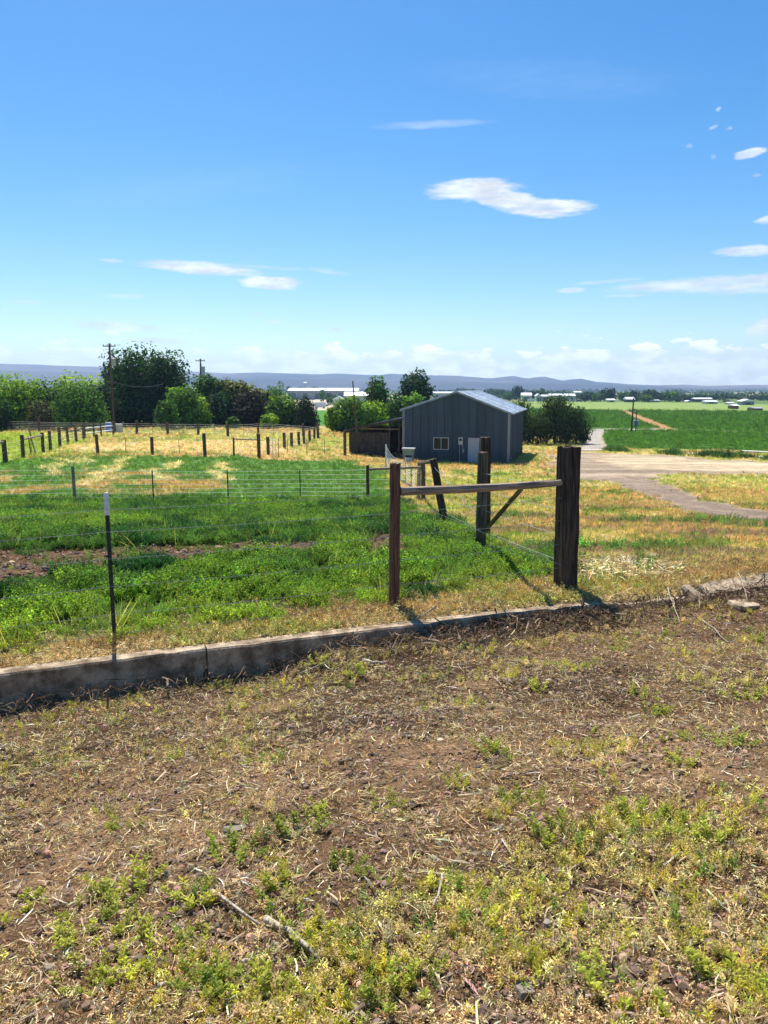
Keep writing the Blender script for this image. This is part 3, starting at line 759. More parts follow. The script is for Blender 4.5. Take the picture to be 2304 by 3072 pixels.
scatter('soil_clods', 'clods on the bare strip through the alfalfa', np.stack([x, y, terrain(x, y)], -1), np.exp(rng.normal(-4.0, .5, len(x))), jitter(np.broadcast_to(C(.20,.125,.085), (len(x), 3)), .4), K_CLOD, 6, tilt=.5)
P_WD = poly([(1560,1705),(1680,1640),(1800,1655),(2060,1618),(2130,1685),(1950,1718),(1700,1738)])
x, y = sample_view(5500, 8, 14, 6, 36); n3_ = fbm(x, y, 2.2, 3, 151)
k = rng.random(len(x)) < sstep(-.3, .5, pdist(P_WD, x+(n3_-.5)*1.5, y))*sstep(.46, .60, n3_); x, y = x[k], y[k]
scatter('broadleaf_weeds', 'tall green weeds in a patch right of the big post', np.stack([x, y, terrain(x, y)], -1), .42*np.exp(rng.normal(0, .35, len(x))), jitter(np.broadcast_to(C(.15,.27,.045), (len(x), 3)), .3), K_ALF, 6)
P_SM = poly([(1750,1705),(1850,1686),(2010,1704),(1970,1732),(1780,1738)])
x, y = sample_view(20000, 8, 12, 6, 32); k = pdist(P_SM, x, y)+rng.normal(0, .15, len(x)) > 0; x, y = x[k], y[k]
scatter('straw_pile', 'pale heap of cut straw right of the big post', np.stack([x, y, terrain(x, y)+.02+.05*rng.random(len(x))], -1), np.exp(rng.normal(-1.9, .3, len(x))), jitter(np.broadcast_to(C(.72,.60,.33), (len(x), 3)), .25), K_STRAW, 8, tilt=.35)
# weeds in the right hand field
x, y = sample_view(7000, 9, 30, 2, 42)
g = ground_model(x, y); pr = sstep(.55, .66, fbm(x*.5, y, .7, 3, 140))*(1-g['lot'])*sstep(.9, 1.5, g['d'])*(1-g['alf'])
keep = rng.random(len(x)) < pr*.8; x, y = x[keep], y[keep]
scatter('broadleaf_weeds', 'patches of green weeds in the dry ground right of the posts', np.stack([x, y, terrain(x, y)], -1), .55*np.exp(rng.normal(0, .3, len(x))), jitter(np.broadcast_to(C(.09,.22,.04), (len(x), 3)), .3), K_ALF, 6)

# single weed clumps that stand out
WEED_M = []
for k in range(6):
    r_k = random.Random(50+k)
    WEED_M.append(weed_mesh(r_k, 10, .10, .07, 18, .034, .0105, 2))
WEEDS = [  # x, y(base), size, tint 0 yellow-green..1 green, label
 (371,2490,.8,.5,'small weed tuft at left, just above the big yellow clump'), (895,2500,1.15,.9,'dark green weed clump alone in the middle of the dirt'),
 (960,2440,.8,.3,'yellowing weed right behind the dark green clump'), (696,2570,1.25,.7,'wide green weed clump left of the middle'),
 (385,2660,1.6,.15,'broad bright yellow green weed clump at lower left'), (590,2705,1.0,.1,'upright yellow weed between the yellow clump and the stick'),
 (259,2712,.9,.5,'thin pale weed left of the broad yellow clump'), (40,2730,1.3,.0,'dry yellow weed at the left edge'), (199,2840,1.0,.4,'tall thin weed standing at lower left'),
 (220,2965,.9,.5,'leggy weed nearest the lower left corner'), (351,2745,1.0,.8,'grey green weed below the broad yellow clump'), (398,2800,.8,.3,'small weed on bare dirt at lower left'),
 (451,2875,1.1,.4,'weed with long drooping leaves at lower left'), (365,2915,.8,.3,'small yellow weed beside the drooping one'), (650,2940,1.1,.7,'bushy green weed with orange tips near the bottom'),
 (577,2830,.8,.2,'yellow weed above the bushy green one'), (810,3010,1.4,.6,'tall leafy weed cluster at the bottom edge'), (928,2815,1.0,.3,'pale weed right of the dead branch'),
 (842,2690,1.0,.2,'pale yellow weed above the dead branch'), (1028,2610,.9,.5,'weed at the border of the dense weeds'),
 (1980,2150,1.6,.25,'bright yellow green weed bush right of centre'), (1922,2090,1.0,.4,'smaller weed just behind the bright bush'), (2188,2235,1.5,.85,'dark green spreading weed near the right edge'),
 (2052,2290,.9,.3,'yellow weed left of the dark spreading weed'), (2021,2215,.8,.5,'single weed below the bright bush'), (1733,2000,1.0,.3,'yellowish weed behind, right of centre'),
 (1602,2062,1.0,.3,'low weed on straw right of the middle'), (2227,2090,1.2,.2,'straw coloured weed patch at the right edge'), (2004,1907,.9,.7,'green weed below the broken slab'),
 (1849,1955,.8,.8,'tiny dark green weed below the ditch'), (2285,1925,1.2,.8,'green weed cut by the right edge below the slab'), (1708,1875,1.0,.6,'weed sprouting in the shadow of the big post'),
 (1486,2255,1.1,.8,'solitary green weed in the bare middle ground'), (1576,2415,1.1,.4,'feathery weed below the solitary green one'), (1069,2020,1.3,.5,'large weed clump against the ditch debris'),
 (958,1990,1.2,.2,'yellow weed clump leaning on the concrete wall'), (1889,2480,1.2,.75,'green weed at the edge of a dark hollow'), (2000,2490,1.8,.7,'biggest green weed mass on the right'),
 (2139,2530,1.3,.5,'weed right of the biggest green mass'), (1153,2425,.9,.2,'faded weed in the middle of the dirt'), (1389,2360,.9,.3,'thin weed between middle and right'),
 (1660,2520,1.2,.5,'weed behind the dense carpet, right of centre'), (2240,2950,1.7,.35,'leafy weed cluster in the lower right corner'), (1900,2990,1.5,.6,'long leaved green weeds at the bottom, right of centre'),
 (1200,2960,1.1,.6,'green weed at the bottom centre'), (1370,2700,1.0,.4,'weed in the dense carpet near the white stick'), (660,2065,1.0,.7,'small green sprig at the foot of the wall'),
]
wm = []
for k, (v, f) in enumerate(WEED_M):
    wm.append((np.array(v), f))
wc = {}
for i, (px, py, sz, gr, lab) in enumerate(WEEDS):
    key = (i % 6, round(gr*3.6))
    if key not in wc:
        v, f = wm[key[0]]; gq = key[1]/5
        h = np.clip(v[:, 2]/.14, 0, 1)[:, None]
        low = C(.24,.31,.05)*(1-gq*.4); hi = C(.82,.72,.10)*(1-gq)+C(.40,.54,.08)*gq
        cc = low*(1-h)+hi*h
        o = add_mesh('weed_plant', v, f, M_WEED, cols=cc); wc[key] = o
    else:
        o = wc[key].copy(); COL.objects.link(o)
    p = at(px, py); o.location = (p.x, p.y, tz(p.x, p.y)-.01); o.rotation_euler = (0, 0, i*1.7)
    sz = min(sz, 1.2); o.scale = (sz, sz, sz*.9)
    tag(o, label=lab, cat='weed', group='weeds growing on the dirt bank')

# ------------------------------------------------------------------ concrete ditch wall, slabs, sticks
def concrete_wall():
    r0 = empty('ditch_wall', (0, WA, -.4), label='long low concrete ditch wall running across the picture below the fence', cat='wall')
    xs = -9.0; k = 0; brk = [-9, -6.4, -3.9, -1.55, .55, 2.15, 2.8, 3.35, 4.3]
    for a, b in zip(brk[:-1], brk[1:]):
        n = max(8, int((b-a)/.12)); V = []; Fq = []; prof = [(0, -.55), (0, -.02), (.012, -.003), (.13, .0), (.145, -.012), (.145, -.45)]
        rk = random.Random(k); tiltz = rk.uniform(-.008, .008); off = rk.uniform(-.01, .01)
        for i in range(n+1):
            t = i/n; xw = a+.006+(b-a-.012)*t
            low = -.02*sstep(1.0, 3.0, xw)-.05*sstep(2.2, 2.7, xw)
            for (dn, z) in prof:
                chip = 0
                if z > -.03: chip = -max(0, float(vnoise(xw*5, dn*3+k, 201))-.66)*.05*(.6 if xw < .6 else 1.0)
                jx = (float(vnoise(xw*4, z*9, 205))-.5)*.007
                X = xw-(dn+off+jx)*WB/WN; Y = WA+WB*xw+(dn+off+jx)/WN
                V.append((X, Y-WA, z+.4+chip+low+tiltz*(t-.5)+(float(vnoise(xw*5, dn*8, 203))-.5)*.006))
        m = len(prof)
        for i in range(n):
            for j in range(m-1): Fq.append((i*m+j, (i+1)*m+j, (i+1)*m+j+1, i*m+j+1))
        Fq.append(tuple(range(m))[::-1]); Fq.append(tuple(n*m+j for j in range(m)))
        add_mesh('wall_section', V, [tuple(reversed(q)) for q in Fq][:] if False else Fq, M_CONC, parent=r0); k += 1
concrete_wall()
def slab(name, label, px, py, size, rot, tilt, drop=0.0, mat=M_CONC):
    p = at(px, py); n = 9; hx, hy, hz = size[0]/2, size[1]/2, size[2]
    V = []; Fq = []; rk = random.Random(px)
    ring = []
    for i in range(16):
        a = 2*math.pi*i/16; c_, s_ = math.cos(a), math.sin(a); e = .35
        ring.append((hx*math.copysign(abs(c_)**e, c_)*rk.uniform(.95, 1.03), hy*math.copysign(abs(s_)**e, s_)*rk.uniform(.95, 1.03)))
    for z, q in ((-hz, .97), (-.03, 1.0), (0, .95)):
        for (a, b) in ring: V.append((a*q, b*q, z+rk.uniform(-.008, .008)))
    for l in range(2):
        for i in range(16): Fq.append((l*16+i, l*16+(i+1) % 16, (l+1)*16+(i+1) % 16, (l+1)*16+i))
    Fq.append(tuple(32+i for i in range(16))); Fq.append(tuple(range(16))[::-1])
    o = add_mesh(name, V, Fq, mat); o.location = (p.x, p.y, p.z+hz*.55-drop); o.rotation_euler = (tilt[0], tilt[1], rot)
    return tag(o, label=label, cat='slab')
AW = math.atan(WB)
slab('concrete_slab', 'large pale tilted concrete slab at the right edge beyond the ditch', 2250, 1752, (1.5,.26,.16), AW+.03, (.30,-.02), .06)
slab('concrete_slab', 'broken end of concrete leaning down beside the large pale slab', 2105, 1786, (.5,.30,.16), AW+.25, (.55,.2), .06)
slab('concrete_slab', 'small flat pale concrete slab right of the big post shadow', 1885, 1805, (.40,.14,.10), AW, (.15,.03), .06)
slab('concrete_slab', 'brown dirt covered concrete block sunk in the ditch', 1985, 1842, (.42,.2,.12), AW+.2, (.35,.1), .11)
slab('concrete_block', 'small pale concrete lid lying below the broken slab', 2232, 1818, (.30,.22,.06), .4, (.1,.05), .0)
slab('flat_stone', 'flat grey stone half buried at lower left of the weeds', 705, 2495, (.10,.05,.04), .3, (0,.1), .0, M_STONE)
slab('flat_stone', 'small pale stone in the weeds at the bottom', 1575, 2985, (.045,.05,.04), .3, (0,.1), .0, M_STONE)
def stick(pxa, pya, pxb, pyb, rad, label, name='dead_stick', lift=.02, kinks=5, cat='stick', mat=None, up=0, straight=False):
    a = at(pxa, pya); b = at(pxb, pyb); pts = []; rk = random.Random(int(pxa+pya))
    L = (b-a).length
    for i in range(kinks+1):
        t = i/kinks; p = a.lerp(b, t); z = (p.z+lift if straight else tz(p.x, p.y)+lift)+up*(1-t)
        pts.append(Vector((p.x+rk.uniform(-.03, .03)*L*.4, p.y+rk.uniform(-.03, .03)*L*.4, z+rk.uniform(0, .012))))
    o0 = pts[0].copy(); m = MB().tube([p-o0 for p in pts], [rad*(1-.55*i/kinks) for i in range(kinks+1)], 6, jit=.15, seed=int(pxa))
    o = m.build(name, mat or M_STICK, smooth=True); o.location = o0; return tag(o, label=label, cat=cat)
stick(640, 2690, 780, 2790, .008, 'upper thin half of the dead branch at lower left')
stick(800, 2780, 960, 2900, .013, 'thick grey dead branch lying at lower left, the biggest stick')
stick(1330, 2640, 1300, 2740, .006, 'straight white stick standing out among the dense weeds')
stick(480, 2975, 525, 2985, .008, 'short broken stick on bare dirt near the bottom')
stick(730, 2910, 760, 2880, .006, 'pale curved bark sliver near the bushy weed')
stick(2000, 1795, 2040, 1880, .007, 'thin white stalk leaning out of the ditch right of the big post', up=.1, straight=True)
stick(2213, 1740, 2250, 1830, .006, 'pale bent stalk hanging over the large concrete slab', up=.06, straight=True)
stick(1490, 1835, 1545, 1890, .005, 'grey stalk leaning in the dark ditch left of the big post', up=.1, straight=True)
stick(1200, 1895, 1330, 1930, .022, 'weathered split board lying in the ditch', name='board_scrap', cat='board')
stick(1280, 1925, 1350, 1915, .028, 'greyish log scrap in the ditch by the post shadow', name='log_scrap', cat='log')
stick(1090, 1990, 1160, 1995, .018, 'brown wood chunk on the dirt by the weeds', name='wood_chunk', cat='wood')
stick(1310, 1860, 1130, 1935, .007, 'long curved pale vine over the wall edge', up=.12, straight=True)
stick(360, 1950, 560, 2050, .006, 'long pale stem leaning from the wall top to the ground', up=.02, straight=True)
stick(400, 1940, 600, 2060, .005, 'second pale stem leaning on the wall', up=.0, straight=True)
stick(440, 2070, 560, 2055, .007, 'whitish stick along the foot of the wall')
stick(900, 2030, 1010, 1985, .006, 'thin straw stem lying near the wall foot')
stick(2110, 1870, 2200, 1935, .006, 'bleached stalks on the right bank')
stick(1620, 2115, 1680, 2110, .004, 'curled pale root loop on the bare dirt')
# tangle of debris in the ditch (too many to count)
n = 16000; xx = rng.uniform(-3.2, 5.5, n); dd = -.02-.55*rng.random(n)**1.2
dk = .25+.75*sstep(-.3, .6, xx)*sstep(3.2, 1.8, xx)+.3*sstep(2.5, 4, xx); k = rng.random(n) < dk; xx, dd = xx[k], dd[k]
yy = WA+WB*xx+dd*WN
scatter('ditch_debris', 'dark tangle of dead stems and leaves lying in the ditch', np.stack([xx, yy, terrain(xx, yy)+.02+.10*rng.random(len(xx))*sstep(-.5, -.1, dd)], -1),
        np.exp(rng.normal(-2.5, .5, len(xx))), jitter(np.broadcast_to(C(.17,.115,.075), (len(xx), 3)), .55), K_STRAW, 8, tilt=.6)

# ------------------------------------------------------------------ posts, rails and wires
def post_part(parent, base, top, rad, mat, n=12, square=False, name='post', seed=0, bury=.25):
    b = Vector(base); t = Vector(top); ax = (t-b); H = ax.length; up = ax.normalized()
    q = up.to_track_quat('Z', 'Y'); rk = random.Random(seed)
    V = []; Fq = []; lv = 9; n = 16 if square else n
    prof = []
    for k in range(n):
        a = 2*math.pi*k/n
        if square:
            c_, s_ = math.cos(a), math.sin(a); e = 1/max(abs(c_), abs(s_)); e = min(e, 1.32); prof.append((c_*e*rad, s_*e*rad))
        else: e = rk.uniform(.93, 1.06); prof.append((math.cos(a)*rad*e, math.sin(a)*rad*e))
    zs = [-bury]+[H*i/(lv-1) for i in range(lv)]+[H+.004]
    for i, z in enumerate(zs):
        s = 1.0+.04*(1-max(z, 0)/H); dx, dy = (rk.uniform(-.004, .004), rk.uniform(-.004, .004))
        if i == len(zs)-1: s *= .88
        for k, (a, c_) in enumerate(prof): V.append((a*s*rk.uniform(.975, 1.025)+dx, c_*s*rk.uniform(.975, 1.025)+dy, z+(rk.uniform(-.012, .012) if i >= len(zs)-2 else 0)))
    for i in range(len(zs)-1):
        for k in range(n): Fq.append((i*n+k, i*n+(k+1) % n, (i+1)*n+(k+1) % n, (i+1)*n+k))
    Fq.append(tuple((len(zs)-1)*n+k for k in range(n)))
    o = add_mesh(name, V, Fq, mat); o.parent = parent
    o.rotation_mode = 'QUATERNION'; o.rotation_quaternion = q; o.location = b-parent.location
    return o
def pole_part(parent, a, b, r0, r1, mat, name='rail', sag=0, n=9, seed=1):
    a = Vector(a); b = Vector(b); ax = b-a; L = ax.length; q = ax.normalized().to_track_quat('Z', 'Y')
    K = 12; pts = []
    inv = q.inverted(); dn = inv @ Vector((0, 0, -1))
    for i in range(K+1):
        t = i/K; pts.append(Vector((0, 0, L*t))+dn*(sag*4*t*(1-t)))
    m = MB().tube(pts, [r0+(r1-r0)*i/K for i in range(K+1)], n, jit=.05, seed=seed)
    o = m.build(name, mat, parent, smooth=False); o.rotation_mode = 'QUATERNION'; o.rotation_quaternion = q; o.location = a-parent.location
    return o
def wire_part(parent, pts, rad, mat, name='wire', sag=0.02, barbs=False, n=5, sub=8):
    m = MB(); loc = parent.location; P = []
    for a, b in zip(pts[:-1], pts[1:]):
        a = Vector(a); b = Vector(b); L = (b-a).length
        for i in range(sub):
            t = i/sub; P.append(a.lerp(b, t)-Vector((0, 0, sag*4*t*(1-t)*min(L/3, 1.5)))-loc)
    P.append(Vector(pts[-1])-loc)
    m.tube(P, rad, n)
    if barbs:
        for a, b in zip(P[:-1], P[1:]):
            L = (b-a).length; k = int(L/.125); d = (b-a).normalized()
            for i in range(k):
                c = a+d*(i+.5)*.125; w = .018
                u = Vector((d.y, -d.x, 1)).normalized()*w; v = Vector((-d.y, d.x, 1)).normalized()*w
                for e in (u, v): m.tube([c-e, c+e], rad*.8, 3, cap=False)
    return m.build(name, mat, parent)
def tpost_part(parent, base, H, label=None, white=True, name='t_post', s=1.0, lean=0):
    o = bpy.data.objects.new(name, None)
    m = MB(); m.box((0, 0, H/2-.15), (.036*s, .006*s, H+.3)); m.box((0, .017*s, H/2-.15), (.006*s, .028*s, H+.3))
    if s < 1.5:
        k = 0
        while k*.055 < H-.12: m.box((0, -.0055, .1+k*.055), (.012, .007, .018)); k += 1
    p = m.build(name, M_STEEL, parent); p.location = Vector(base)-parent.location; p.rotation_euler = (0, lean, 0)
    if label: p['label'] = label
    if white:
        w = MB(); hw = min(.20, H*.15); w.box((0, -.004*s, H-hw/2+.002), (.041*s, .011*s, hw)); w.box((0, .019*s, H-hw/2+.002), (.010*s, .030*s, hw))
        w.build('white_tip', M_WHITE, p)
    return p

# --- barbed wire fence nearest the camera
pT, pA, pB = at(344, 1917), at(1181, 1819), at(1695, 1764)
for p in (pT, pA, pB): p.z = tz(p.x, p.y)
f1 = empty('barbed_wire_fence', (pA.x, pA.y, pA.z), label='nearest barbed wire fence with a white tipped steel post and timber end brace', cat='fence')
tT = at_depth(318, 1479, pT.y)
tpost_part(f1, pT, tT.z-pT.z, 'dark steel T post with a white painted top', lean=0.0)
tA = at_depth(1186, 1392, pA.y); post_part(f1, pA, tA, .058, M_BROWN, name='post', seed=4)['label'] = 'reddish brown round timber post'
pBt = at_depth(1707, 1341, pB.y)
o = post_part(f1, pB, pBt, .098, M_TIE, square=True, name='post', seed=5); o['label'] = 'thick dark square timber end post'
o.rotation_quaternion = o.rotation_quaternion @ Matrix.Rotation(R(28), 4, 'Z').to_quaternion()
ra = at_depth(1200, 1474, pA.y); rb = at_depth(1694, 1447, pB.y-.02)
rl = pole_part(f1, ra, rb, .048, .038, M_RAIL, 'rail', sag=.012); rl['label'] = 'grey weathered round rail between the two end posts'
pC = at(1441, 1644); tC = at_depth(1449, 1357, pC.y); tC.y = pC.y
br0 = at_depth(1568, 1462, pB.y-.10); br1 = at_depth(1427, 1625, pC.y-.12)
pole_part(f1, br0, br1, .034, .044, M_POST, 'brace', n=4, seed=9)
d01 = (pA-pT); step = d01
ext = [pT-step*1.02, pT-step*.01]
for zl in (1.20, 1.00, .755, .50, .24, .06):
    pts = []
    for q in (pT-d01*2, pT-d01, pT, pA, pB):
        g0 = tz(q.x, q.y) if (q-pT).length > .01 else pT.z
        kk = 1.0
        pts.append(Vector((q.x, q.y-.03, g0+zl*(1.0 if q is not pB else 1.06))))
    wire_part(f1, pts, .0022, M_WIRE, sag=.012, barbs=True)
wire_part(f1, [tuple(ra+Vector((.05, -.06, -.08))), tuple(pB+Vector((-.05, -.1, .28)))], .0028, M_WIRE, 'brace_wire', sag=.0, barbs=False)
pTl = pT-d01; pTl.z = tz(pTl.x, pTl.y); tpost_part(f1, pTl, 1.33)

# --- timber post line running back to the barn
f2 = empty('timber_post_fence', (pC.x, pC.y, pC.z), label='line of old timber posts and wires behind the end brace, going back to the barn', cat='fence')
post_part(f2, pC, tC, .078, M_POST, seed=12)['label'] = 'stout weathered round post with the brace foot against it'
pC2 = at_depth(1455, 1600, 13.2); pC2.z = tz(pC2.x, pC2.y); tC2 = at_depth(1456, 1313, 13.2)
post_part(f2, pC2, tC2, .088, M_TIE, seed=13, square=True)['label'] = 'very dark taller post right behind the stout round post'
pD = at(1334, 1570); tD = at_depth(1300, 1378, pD.y+.1)
post_part(f2, pD, tD, .082, M_TIE, seed=14)['label'] = 'dark post leaning to the left'
pE = at(1270, 1505); tE = at_depth(1270, 1383, pE.y)
post_part(f2, pE, tE, .075, M_POST, seed=15)
post_part(f2, at(1257, 1506)+Vector((0, .5, 0)), at_depth(1258, 1386, pE.y+.6), .07, M_RAIL, seed=16)
pole_part(f2, tE+Vector((-.15, 0, -.08)), tD+Vector((.05, 0, -.03)), .05, .06, M_POST, 'rail', n=7)
for zl in (.3, .6, .9, 1.15):
    wire_part(f2, [Vector(pB)+Vector((0, 0, zl)), Vector(pC)+Vector((0, 0, zl)), Vector(pD)+Vector((-.05, 0, zl*.95)), Vector(pE)+Vector((0, 0, zl))], .0028, M_WIRE, sag=.02)
wire_part(f2, [tD+Vector((0, 0, -.15)), pC+Vector((0, -.05, .45))], .004, M_WIRE, 'brace_wire', sag=0)

# --- woven wire fence across the paddock
def fence_line(name, label, posts, mat_w, heights, wr, stay=None, line=None, rails=(), sagw=.01):
    """posts: list of (px, ytop, ybase, kind, radius)"""
    items = []
    for (px, yt, yb, kind, rad) in posts:
        p = at(px, yb); p.z = tz(p.x, p.y); top = at_depth(px, yt, p.y); items.append((p, max(top.z-p.z, .6), kind, rad))
    r0 = empty(name, tuple(items[0][0]), label=label, cat='fence')
    for i, (p, H, kind, rad) in enumerate(items):
        if kind == 't': tpost_part(r0, p, H, white=False, s=1.15)
        elif kind == 'w': post_part(r0, p, p+Vector((random.uniform(-.03, .03), 0, H)), rad, M_POST, seed=i+40, n=10)
        elif kind == 's': post_part(r0, p, p+Vector((0, 0, H)), rad, M_RAIL, seed=i+40, n=10)
    for h in heights:
        wire_part(r0, [p+Vector((0, -.03, min(h, H*.97))) for (p, H, kind, rad) in items], wr, mat_w, sag=sagw, n=4, sub=3)
    if stay:
        m = MB(); loc = r0.location
        for (a, Ha, *_), (b, Hb, *_) in zip(items[:-1], items[1:]):
            L = (b-a).length; k = max(1, int(L/stay))
            for i in range(k):
                c = a.lerp(b, (i+.5)/k); z0 = c.z; m.tube([c+Vector((0, -.03, heights[0]))-loc, c+Vector((0, -.03, heights[-1]))-loc], wr*.55, 3, cap=False)
        o = m.build('wire_stays', mat_w, r0); o['kind'] = 'stuff'
    return r0, items
f3, it3 = fence_line('woven_wire_fence', 'light woven wire fence on thin posts along the far side of the alfalfa',
    [(-180,1398,1511,'t',0),(225,1399,1508,'s',.055),(461,1410,1508,'t',0),(685,1412,1505,'t',0),(901,1408,1501,'t',0),(1104,1396,1504,'w',.06)],
    M_WIREL, [.06,.2,.34,.48,.63,.79,.96,1.13], .0042, stay=.35)
(p0, H0, *_) = it3[-1]
rA = at_depth(1104, 1408, p0.y); rB = at_depth(1262, 1402, pE.y+.3)
pole_part(f3, rA, rB, .05, .045, M_RAIL, 'rail', n=8)
for h in (.2,.48,.79,1.05): wire_part(f3, [p0+Vector((0,0,h)), pE+Vector((0,.1,h))], .0042, M_WIREL, n=4)

# sagging wire panel between the end of the rail and the lean-to
sg = empty('sagging_wire_fence', tuple(at(1158, 1420)), label='sagging bright woven wire hung between a white post and the rail end', cat='fence')
q0 = at(1158, 1412); q1 = at(1256, 1506)
t0_ = at_depth(1160, 1334, q0.y)
post_part(sg, q0, Vector((q0.x, q0.y, t0_.z)), .05, M_GATE, seed=71, n=8)['label'] = 'white steel post'
q2 = at(1216, 1455); q3 = at(1233, 1480)
for q, yt in ((q2, 1372), (q3, 1385)):
    tp = at_depth(1216 if q is q2 else 1236, yt, q.y); tpost_part(sg, q, max(tp.z-q.z, .8), white=True, s=1.1)
H0 = t0_.z-q0.z
hs_ = [.12, .3, .48, .66, .84, 1.0, 1.15, 1.3]
for h in hs_:
    h0 = h*H0/1.35; wire_part(sg, [q0+Vector((0, 0, h0)), q0.lerp(q2, .45)+Vector((.15, 0, h*.82-.03)), q2+Vector((0, 0, h*.92)), q3+Vector((.08, 0, h*.85)), q1+Vector((0, 0, h*.9))], .010, M_GATE, sag=.10, n=4, sub=6)
m = MB(); loc = sg.location
for i in range(16):
    t = (i+.5)/16; c = q0.lerp(q1, t); m.tube([c+Vector((.03, 0, .1))-loc, c+Vector((-.1+.2*math.sin(i), .1, 1.2))-loc], .006, 3, cap=False)
m.build('wire_stays', M_GATE, sg)['kind'] = 'stuff'

# --- third fence of wooden posts, with a short swing gate
f4, it4 = fence_line('wooden_post_fence', 'fence of dark wooden posts between the green strip and the tan pasture',
    [(150,1315,1358,'t',0),(178,1313,1357,'t',0),(211,1303,1360,'w',.115),(272,1315,1358,'t',0),(329,1311,1363,'w',.115),(387,1317,1361,'t',0),(443,1300,1369,'w',.12),(538,1318,1362,'t',0),
     (615,1300,1369,'w',.12),(702,1313,1371,'w',.06),(777,1302,1373,'w',.12),(805,1311,1364,'w',.10)][:0] or
    [(95,1312,1358,'t',0),(150,1315,1358,'t',0),(178,1313,1357,'t',0),(293,1303,1360,'w',.115),(378,1315,1358,'t',0),(457,1311,1363,'w',.115),(538,1318,1362,'t',0),
     (615,1300,1369,'w',.12),(702,1313,1371,'w',.06),(777,1302,1373,'w',.12)],
    M_WIRE, [.15,.45,.75,1.05,1.25], .0045)
pa, pb = it4[-2], it4[-1]
pole_part(f4, pa[0]+Vector((0, 0, pa[1]*.93)), pb[0]+Vector((0, 0, pa[1]*.93)), .045, .045, M_RAIL, 'rail', n=7)
f5, it5 = fence_line('wire_fence', 'thin steel post fence between the swing gate and the lean-to',
    [(805,1311,1364,'w',.11),(836,1318,1371,'t',0),(863,1318,1361,'t',0),(921,1318,1363,'t',0),(974,1318,1364,'t',0),(1035,1291,1366,'w',.13)], M_WIRE, [.15,.45,.75,1.05], .0045)
# swing gate
ga, gb = it5[0][0]+Vector((.1, 0, .12)), it5[1][0]+Vector((-.1, -.6, .12))
gt = empty('tube_gate', tuple(ga), label='narrow white tube gate standing half open by the wooden post', cat='gate')
for h in (0, .18, .36, .56, .8, 1.1): pole_part(gt, ga+Vector((0, 0, h)), gb+Vector((0, 0, h)), .022, .022, M_GATE, 'bar', n=6)
for e in (ga, gb, ga.lerp(gb, .5)): pole_part(gt, e, e+Vector((0, 0, 1.1)), .024, .024, M_GATE, 'upright', n=6)

# fence row of tall posts receding right of the gate
f6, it6 = fence_line('post_row', 'row of dark tall posts receding towards the trees behind the gate',
    [(854,1298,1347,'w',.13),(875,1298,1341,'w',.13),(897,1296,1336,'w',.13),(912,1291,1331,'w',.13),(929,1291,1325,'w',.13),(943,1286,1318,'w',.13),(954,1272,1315,'w',.15)],
    M_WIRE, [.3,.7,1.1], .006)
pole_part(f6, it6[3][0]+Vector((0, 0, it6[3][1])), it6[6][0]+Vector((0, 0, it6[6][1]*.8)), .06, .06, M_POST, 'rail', n=6)
# back fence in front of the trees
f7, it7 = fence_line('back_fence', 'farthest fence of posts and many wires in front of the trees',
    [(-120,1255,1290,'w',.13),(14,1258,1292,'w',.14),(27,1260,1292,'t',0),(119,1250,1295,'w',.16),(255,1268,1297,'w',.12),(345,1266,1300,'w',.12),(411,1262,1302,'w',.14),(459,1268,1302,'t',0),
     (504,1267,1304,'w',.14),(550,1270,1304,'t',0),(595,1272,1305,'w',.14),(645,1272,1307,'t',0),(684,1272,1309,'w',.14),(731,1272,1306,'t',0),(775,1270,1302,'w',.13),(820,1270,1303,'t',0),(910,1270,1310,'w',.13),(954,1278,1315,'w',.13)],
    M_WIREL, [.15,.35,.55,.75,.95,1.15], .008)
# left corral
f8, it8 = fence_line('corral_fence', 'corral fence of rough posts running back along the left side',
    [(-60,1330,1408,'w',.13),(17,1320,1390,'w',.13),(70,1305,1374,'w',.12),(130,1298,1358,'w',.12),(152,1293,1351,'w',.12),(180,1282,1338,'w',.13),(204,1280,1333,'w',.11),(229,1282,1325,'w',.13),(251,1277,1318,'w',.11)],
    M_WIREL, [.15,.4,.65,.9,1.15], .006)
def h8(i, k): return it8[i][0]+Vector((0, -.08, it8[i][1]*k))
for (a, b, k1, k2) in ((0, 1, .93, .93), (2, 3, .80, .88)): pole_part(f8, h8(a, k1), h8(b, k2), .075, .07, M_RAIL, 'rail', n=7)
f9 = empty('leaning_posts', tuple(at(100, 1368)), label='two thin leaning posts propped against the corral rail', cat='post')
post_part(f9, at(107, 1364), at_depth(87, 1288, at(107, 1364).y), .05, M_RAIL, seed=91, n=8); post_part(f9, at(94, 1368), at_depth(85, 1310, at(94, 1368).y), .04, M_POST, seed=92, n=8)
# crowding pen of white boards at the end of the corral
wp = empty('board_pen', tuple(at(265, 1318)), label='small pen of white boards and dark posts by the left trees', cat='pen')
q = at(255, 1314); e2 = at(340, 1305)
for z in (.45, .95): pole_part(wp, q+Vector((0, 0, z)), e2+Vector((0, 0, z+.1)), .05, .05, M_WHITE, 'board', n=5)
for t in (0, .3, .55, 1.0): post_part(wp, q.lerp(e2, t), q.lerp(e2, t)+Vector((0, 0, 1.5)), .09, M_POST, seed=int(t*10)+95, n=8)
random.seed(5)

